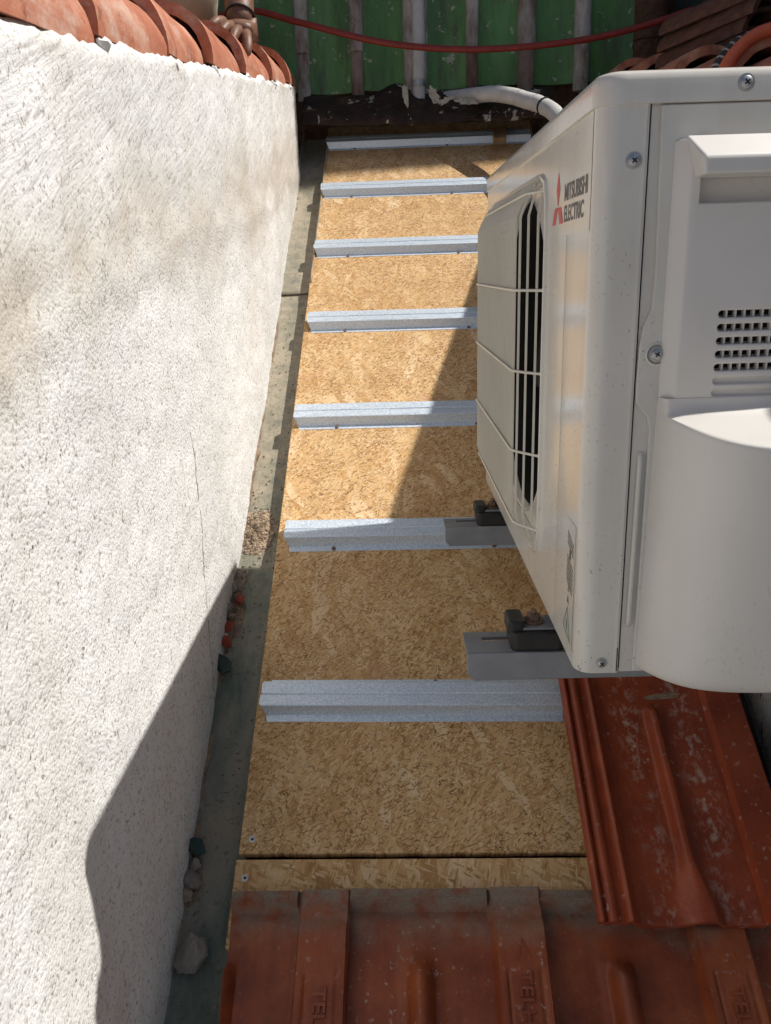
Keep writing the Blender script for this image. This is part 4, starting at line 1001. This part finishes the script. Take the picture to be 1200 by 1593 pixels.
# ------------------------------------------------------------------ person leaning on the left parapet
def skin_mesh(verts, edges, radii, mat, sub=2, root=0):
    me = bpy.data.meshes.new('skin'); me.from_pydata([tuple(v) for v in verts], edges, [])
    o = bpy.data.objects.new('skin', me); COL.objects.link(o)
    o.modifiers.new('k', 'SKIN'); s_ = o.modifiers.new('s', 'SUBSURF'); s_.levels = sub; s_.render_levels = sub
    lay_ = me.skin_vertices[0].data
    for i, r in enumerate(radii): lay_[i].radius = (r, r) if not isinstance(r, tuple) else r; lay_[i].use_root = (i == root)
    m = baked(o); bpy.data.objects.remove(o)
    m.materials.clear(); m.materials.append(mat); m.polygons.foreach_set('use_smooth', [True] * len(m.polygons)); return m
def merge(name, meshes, mat):
    bm = bmesh.new()
    for m in meshes: bm.from_mesh(m)
    me = bpy.data.meshes.new(name); bm.to_mesh(me); bm.free(); me.materials.append(mat); me.polygons.foreach_set('use_smooth', [True] * len(me.polygons)); return me
PO = Vector((-.72, 2.40, .50))
per = thing('person', 'person in beige trousers kneeling behind the left wall, one hand on its cap tiles', 'person', PO)
J = dict(pel=(-.73, 2.52, .78), spine=(-.69, 2.46, .95), chest=(-.65, 2.38, 1.14), neck=(-.63, 2.32, 1.30), head=(-.62, 2.27, 1.42),
         ls=(-.48, 2.34, 1.22), le=(-.432, 2.43, .87), lwr=(-.400, 2.255, .578), rs=(-.82, 2.34, 1.22), re=(-.92, 2.20, .98), rwr=(-.83, 2.02, .80),
         lh=(-.63, 2.50, .74), lk=(-.505, 2.15, .625), la=(-.60, 2.60, .555), lf=(-.60, 2.72, .54), rh=(-.84, 2.50, .74), rk=(-.93, 2.15, .60), ra=(-.88, 2.56, .55), rf=(-.88, 2.68, .54))
J = {k: Vector(v) - PO for k, v in J.items()}
names_ = list(J); idx = {k: i for i, k in enumerate(names_)}
E_ = [('pel', 'spine'), ('spine', 'chest'), ('chest', 'neck'), ('neck', 'head'), ('chest', 'ls'), ('ls', 'le'), ('le', 'lwr'), ('chest', 'rs'), ('rs', 're'), ('re', 'rwr'), ('pel', 'lh'), ('lh', 'lk'), ('lk', 'la'), ('la', 'lf'), ('pel', 'rh'), ('rh', 'rk'), ('rk', 'ra'), ('ra', 'rf')]
rad = dict(pel=(.13, .11), spine=(.13, .10), chest=(.15, .11), neck=.055, head=.075, ls=.058, le=.056, lwr=.036, rs=.058, re=.045, rwr=.030, lh=.085, lk=.058, la=.040, lf=.035, rh=.085, rk=.058, ra=.040, rf=.035)
body = [skin_mesh([J[k] for k in names_], [(idx[a], idx[b]) for a, b in E_], [rad[k] for k in names_], SKIN)]
# hands: palm plus five separate bent fingers
def hand(wr, pdir, side, nrm, spread, fingers, thumb, L=.085):
    out = []; pdir = pdir.normalized(); side = side.normalized(); nrm = nrm.normalized()
    pv = [wr - pdir * .03, wr, wr + pdir * L * .5, wr + pdir * L * .9]
    out.append(skin_mesh(pv, [(0, 1), (1, 2), (2, 3)], [(.034, .027), (.036, .026), (.050, .024), (.047, .020)], SKIN, 2, 1))
    for i, (ln, curl, fan_) in enumerate(fingers):
        base = wr + pdir * L * .62 + side * (i - 1.5) * .020 ; d = (pdir + side * fan_).normalized(); p = [base, wr + pdir * L * 1.0 + side * (i - 1.5) * .0215 + nrm * .004]; cur = p[-1]; a = 0
        for k, q in enumerate((.42, .32, .26)):
            a += curl * (0.8 if k == 0 else 1.0); cur = cur + (d * math.cos(a) - nrm * math.sin(a)) * ln * q; p.append(cur)
        out.append(skin_mesh(p, [(k, k + 1) for k in range(len(p) - 1)], [.0140, .0142, .0128, .0116, .0088], SKIN, 2, 1))
    p = [wr + pdir * L * .22 - side * .012 * thumb, wr + pdir * L * .45 - side * .036 * thumb - nrm * .006, wr + pdir * L * .78 - side * .050 * thumb - nrm * .014, wr + pdir * L * 1.0 - side * .052 * thumb - nrm * .024]
    out.append(skin_mesh(p, [(0, 1), (1, 2), (2, 3)], [.015, .014, .0115, .008], SKIN, 2, 1))
    return out
wr = J['lwr']
body += hand(wr, Vector((-.012, -.17, -.036)), Vector((.85, .10, -.42)), Vector((.42, -.20, .88)), 0, [(.070, .50, -.22), (.078, .46, -.05), (.076, .42, .16), (.076, .34, .55)], 1)
body += hand(J['rwr'], Vector((.2, -.9, -.5)), Vector((-1, -.2, 0)), Vector((0, -.4, .9)), 0, [(.070, .4, -.1), (.078, .4, 0), (.072, .4, .05), (.06, .4, .1)], 1)
# head with a face
def head_mesh():
    bm = bmesh.new(); bmesh.ops.create_uvsphere(bm, u_segments=40, v_segments=32, radius=1)
    for v in bm.verts:
        x, y, z = v.co; f_ = max(0, -y)
        w_ = .076 * (1 - .18 * max(0, -z)); d_ = .098; q = Vector((x * w_, y * d_, z * .118))
        q.y -= .020 * math.exp(-((x / .16) ** 2 + ((z + .12) / .20) ** 2)) * (f_ > .5)           # nose
        q.y += .008 * f_ * (math.exp(-(((abs(x) - .38) / .16) ** 2 + ((z - .06) / .12) ** 2)))     # eye sockets
        q.y -= .006 * f_ * math.exp(-((x / .3) ** 2 + ((z + .48) / .06) ** 2)); q.y += .005 * f_ * math.exp(-((x / .3) ** 2 + ((z + .44) / .025) ** 2))
        q.y -= .008 * f_ * math.exp(-((x / .3) ** 2 + ((z + .78) / .15) ** 2))
        q.x += math.copysign(.012, x) * math.exp(-(((y - .05) / .12) ** 2 + ((z + .05) / .22) ** 2)) * (abs(x) > .8)
        v.co = q
    m = bpy.data.meshes.new('h'); bm.to_mesh(m); bm.free(); return m
hm = head_mesh(); HM = Matrix.Translation(J['head'] + Vector((.0, -.01, .05))) @ Euler((.35, 0, .35)).to_matrix().to_4x4(); xform(hm, HM); body.append(hm)
put('body', merge('body', body, SKIN), per)
for sx in (-1, 1):
    bm = bmesh.new(); bmesh.ops.create_uvsphere(bm, u_segments=12, v_segments=8, radius=.0115); m = bpy.data.meshes.new('eye'); bm.to_mesh(m); bm.free(); m.materials.append(EYE); xform(m, HM @ Matrix.Translation((sx * .029, -.082, .008))); put('eye', m, per)
hv = [HM @ Vector((.083 * math.sin(t) * math.cos(p), .106 * math.sin(t) * math.sin(p) + .006, .128 * math.cos(t) + .004)) for t in [R(3 + 12 * k) for k in range(9)] for p in [R(15 * q) for q in range(24)] ]
hf = []
for k in range(8):
    for q in range(24):
        p = 15 * q
        if k > 4 and 200 < p < 335: continue
        hf.append((k * 24 + q, k * 24 + (q + 1) % 24, (k + 1) * 24 + (q + 1) % 24, (k + 1) * 24 + q))
o = put('hair', mesh_of('hair', hv, hf, HAIR, True), per); q = o.modifiers.new('s', 'SOLIDIFY'); q.thickness = .008
tn = ['pel', 'lh', 'lk', 'la', 'rh', 'rk', 'ra']; te = [(0, 1), (1, 2), (2, 3), (0, 4), (4, 5), (5, 6)]
trr = [(.142, .12), .103, .080, .062, .103, .080, .062]
tm = skin_mesh([J[k] for k in tn], te, trr, CLOTH)
for v in tm.vertices:
    v.co += v.normal * (.006 * fb(v.co * 9, 1, 3) + .004 * math.sin(v.co.z * 90 + 4 * nz(v.co * 8)))
put('trousers', tm, per)
sn = ['pel', 'spine', 'chest', 'neck', 'ls', 'le2', 'rs', 're2']; J['le2'] = J['ls'].lerp(J['le'], .62); J['re2'] = J['rs'].lerp(J['re'], .62)
sm_ = skin_mesh([J['pel'] + Vector((0, 0, .05)), J['spine'], J['chest'], J['chest'].lerp(J['neck'], .75), J['ls'], J['le2'], J['rs'], J['re2']], [(0, 1), (1, 2), (2, 3), (2, 4), (4, 5), (2, 6), (6, 7)], [(.175, .15), (.175, .145), (.20, .16), .085, .095, .080, .095, .080], SHIRT)
put('shirt', sm_, per)
wc_ = J['lwr'] + Vector((-.003, .022, .036))
put('wristband', mesh_of('wristband', *tube([wc_ + Vector((.035 * math.cos(6.2832 * k / 24), .033 * math.sin(6.2832 * k / 24), -.018 * math.sin(6.2832 * k / 24))) for k in range(25)], .003, 6, False), BLACK, True), per)
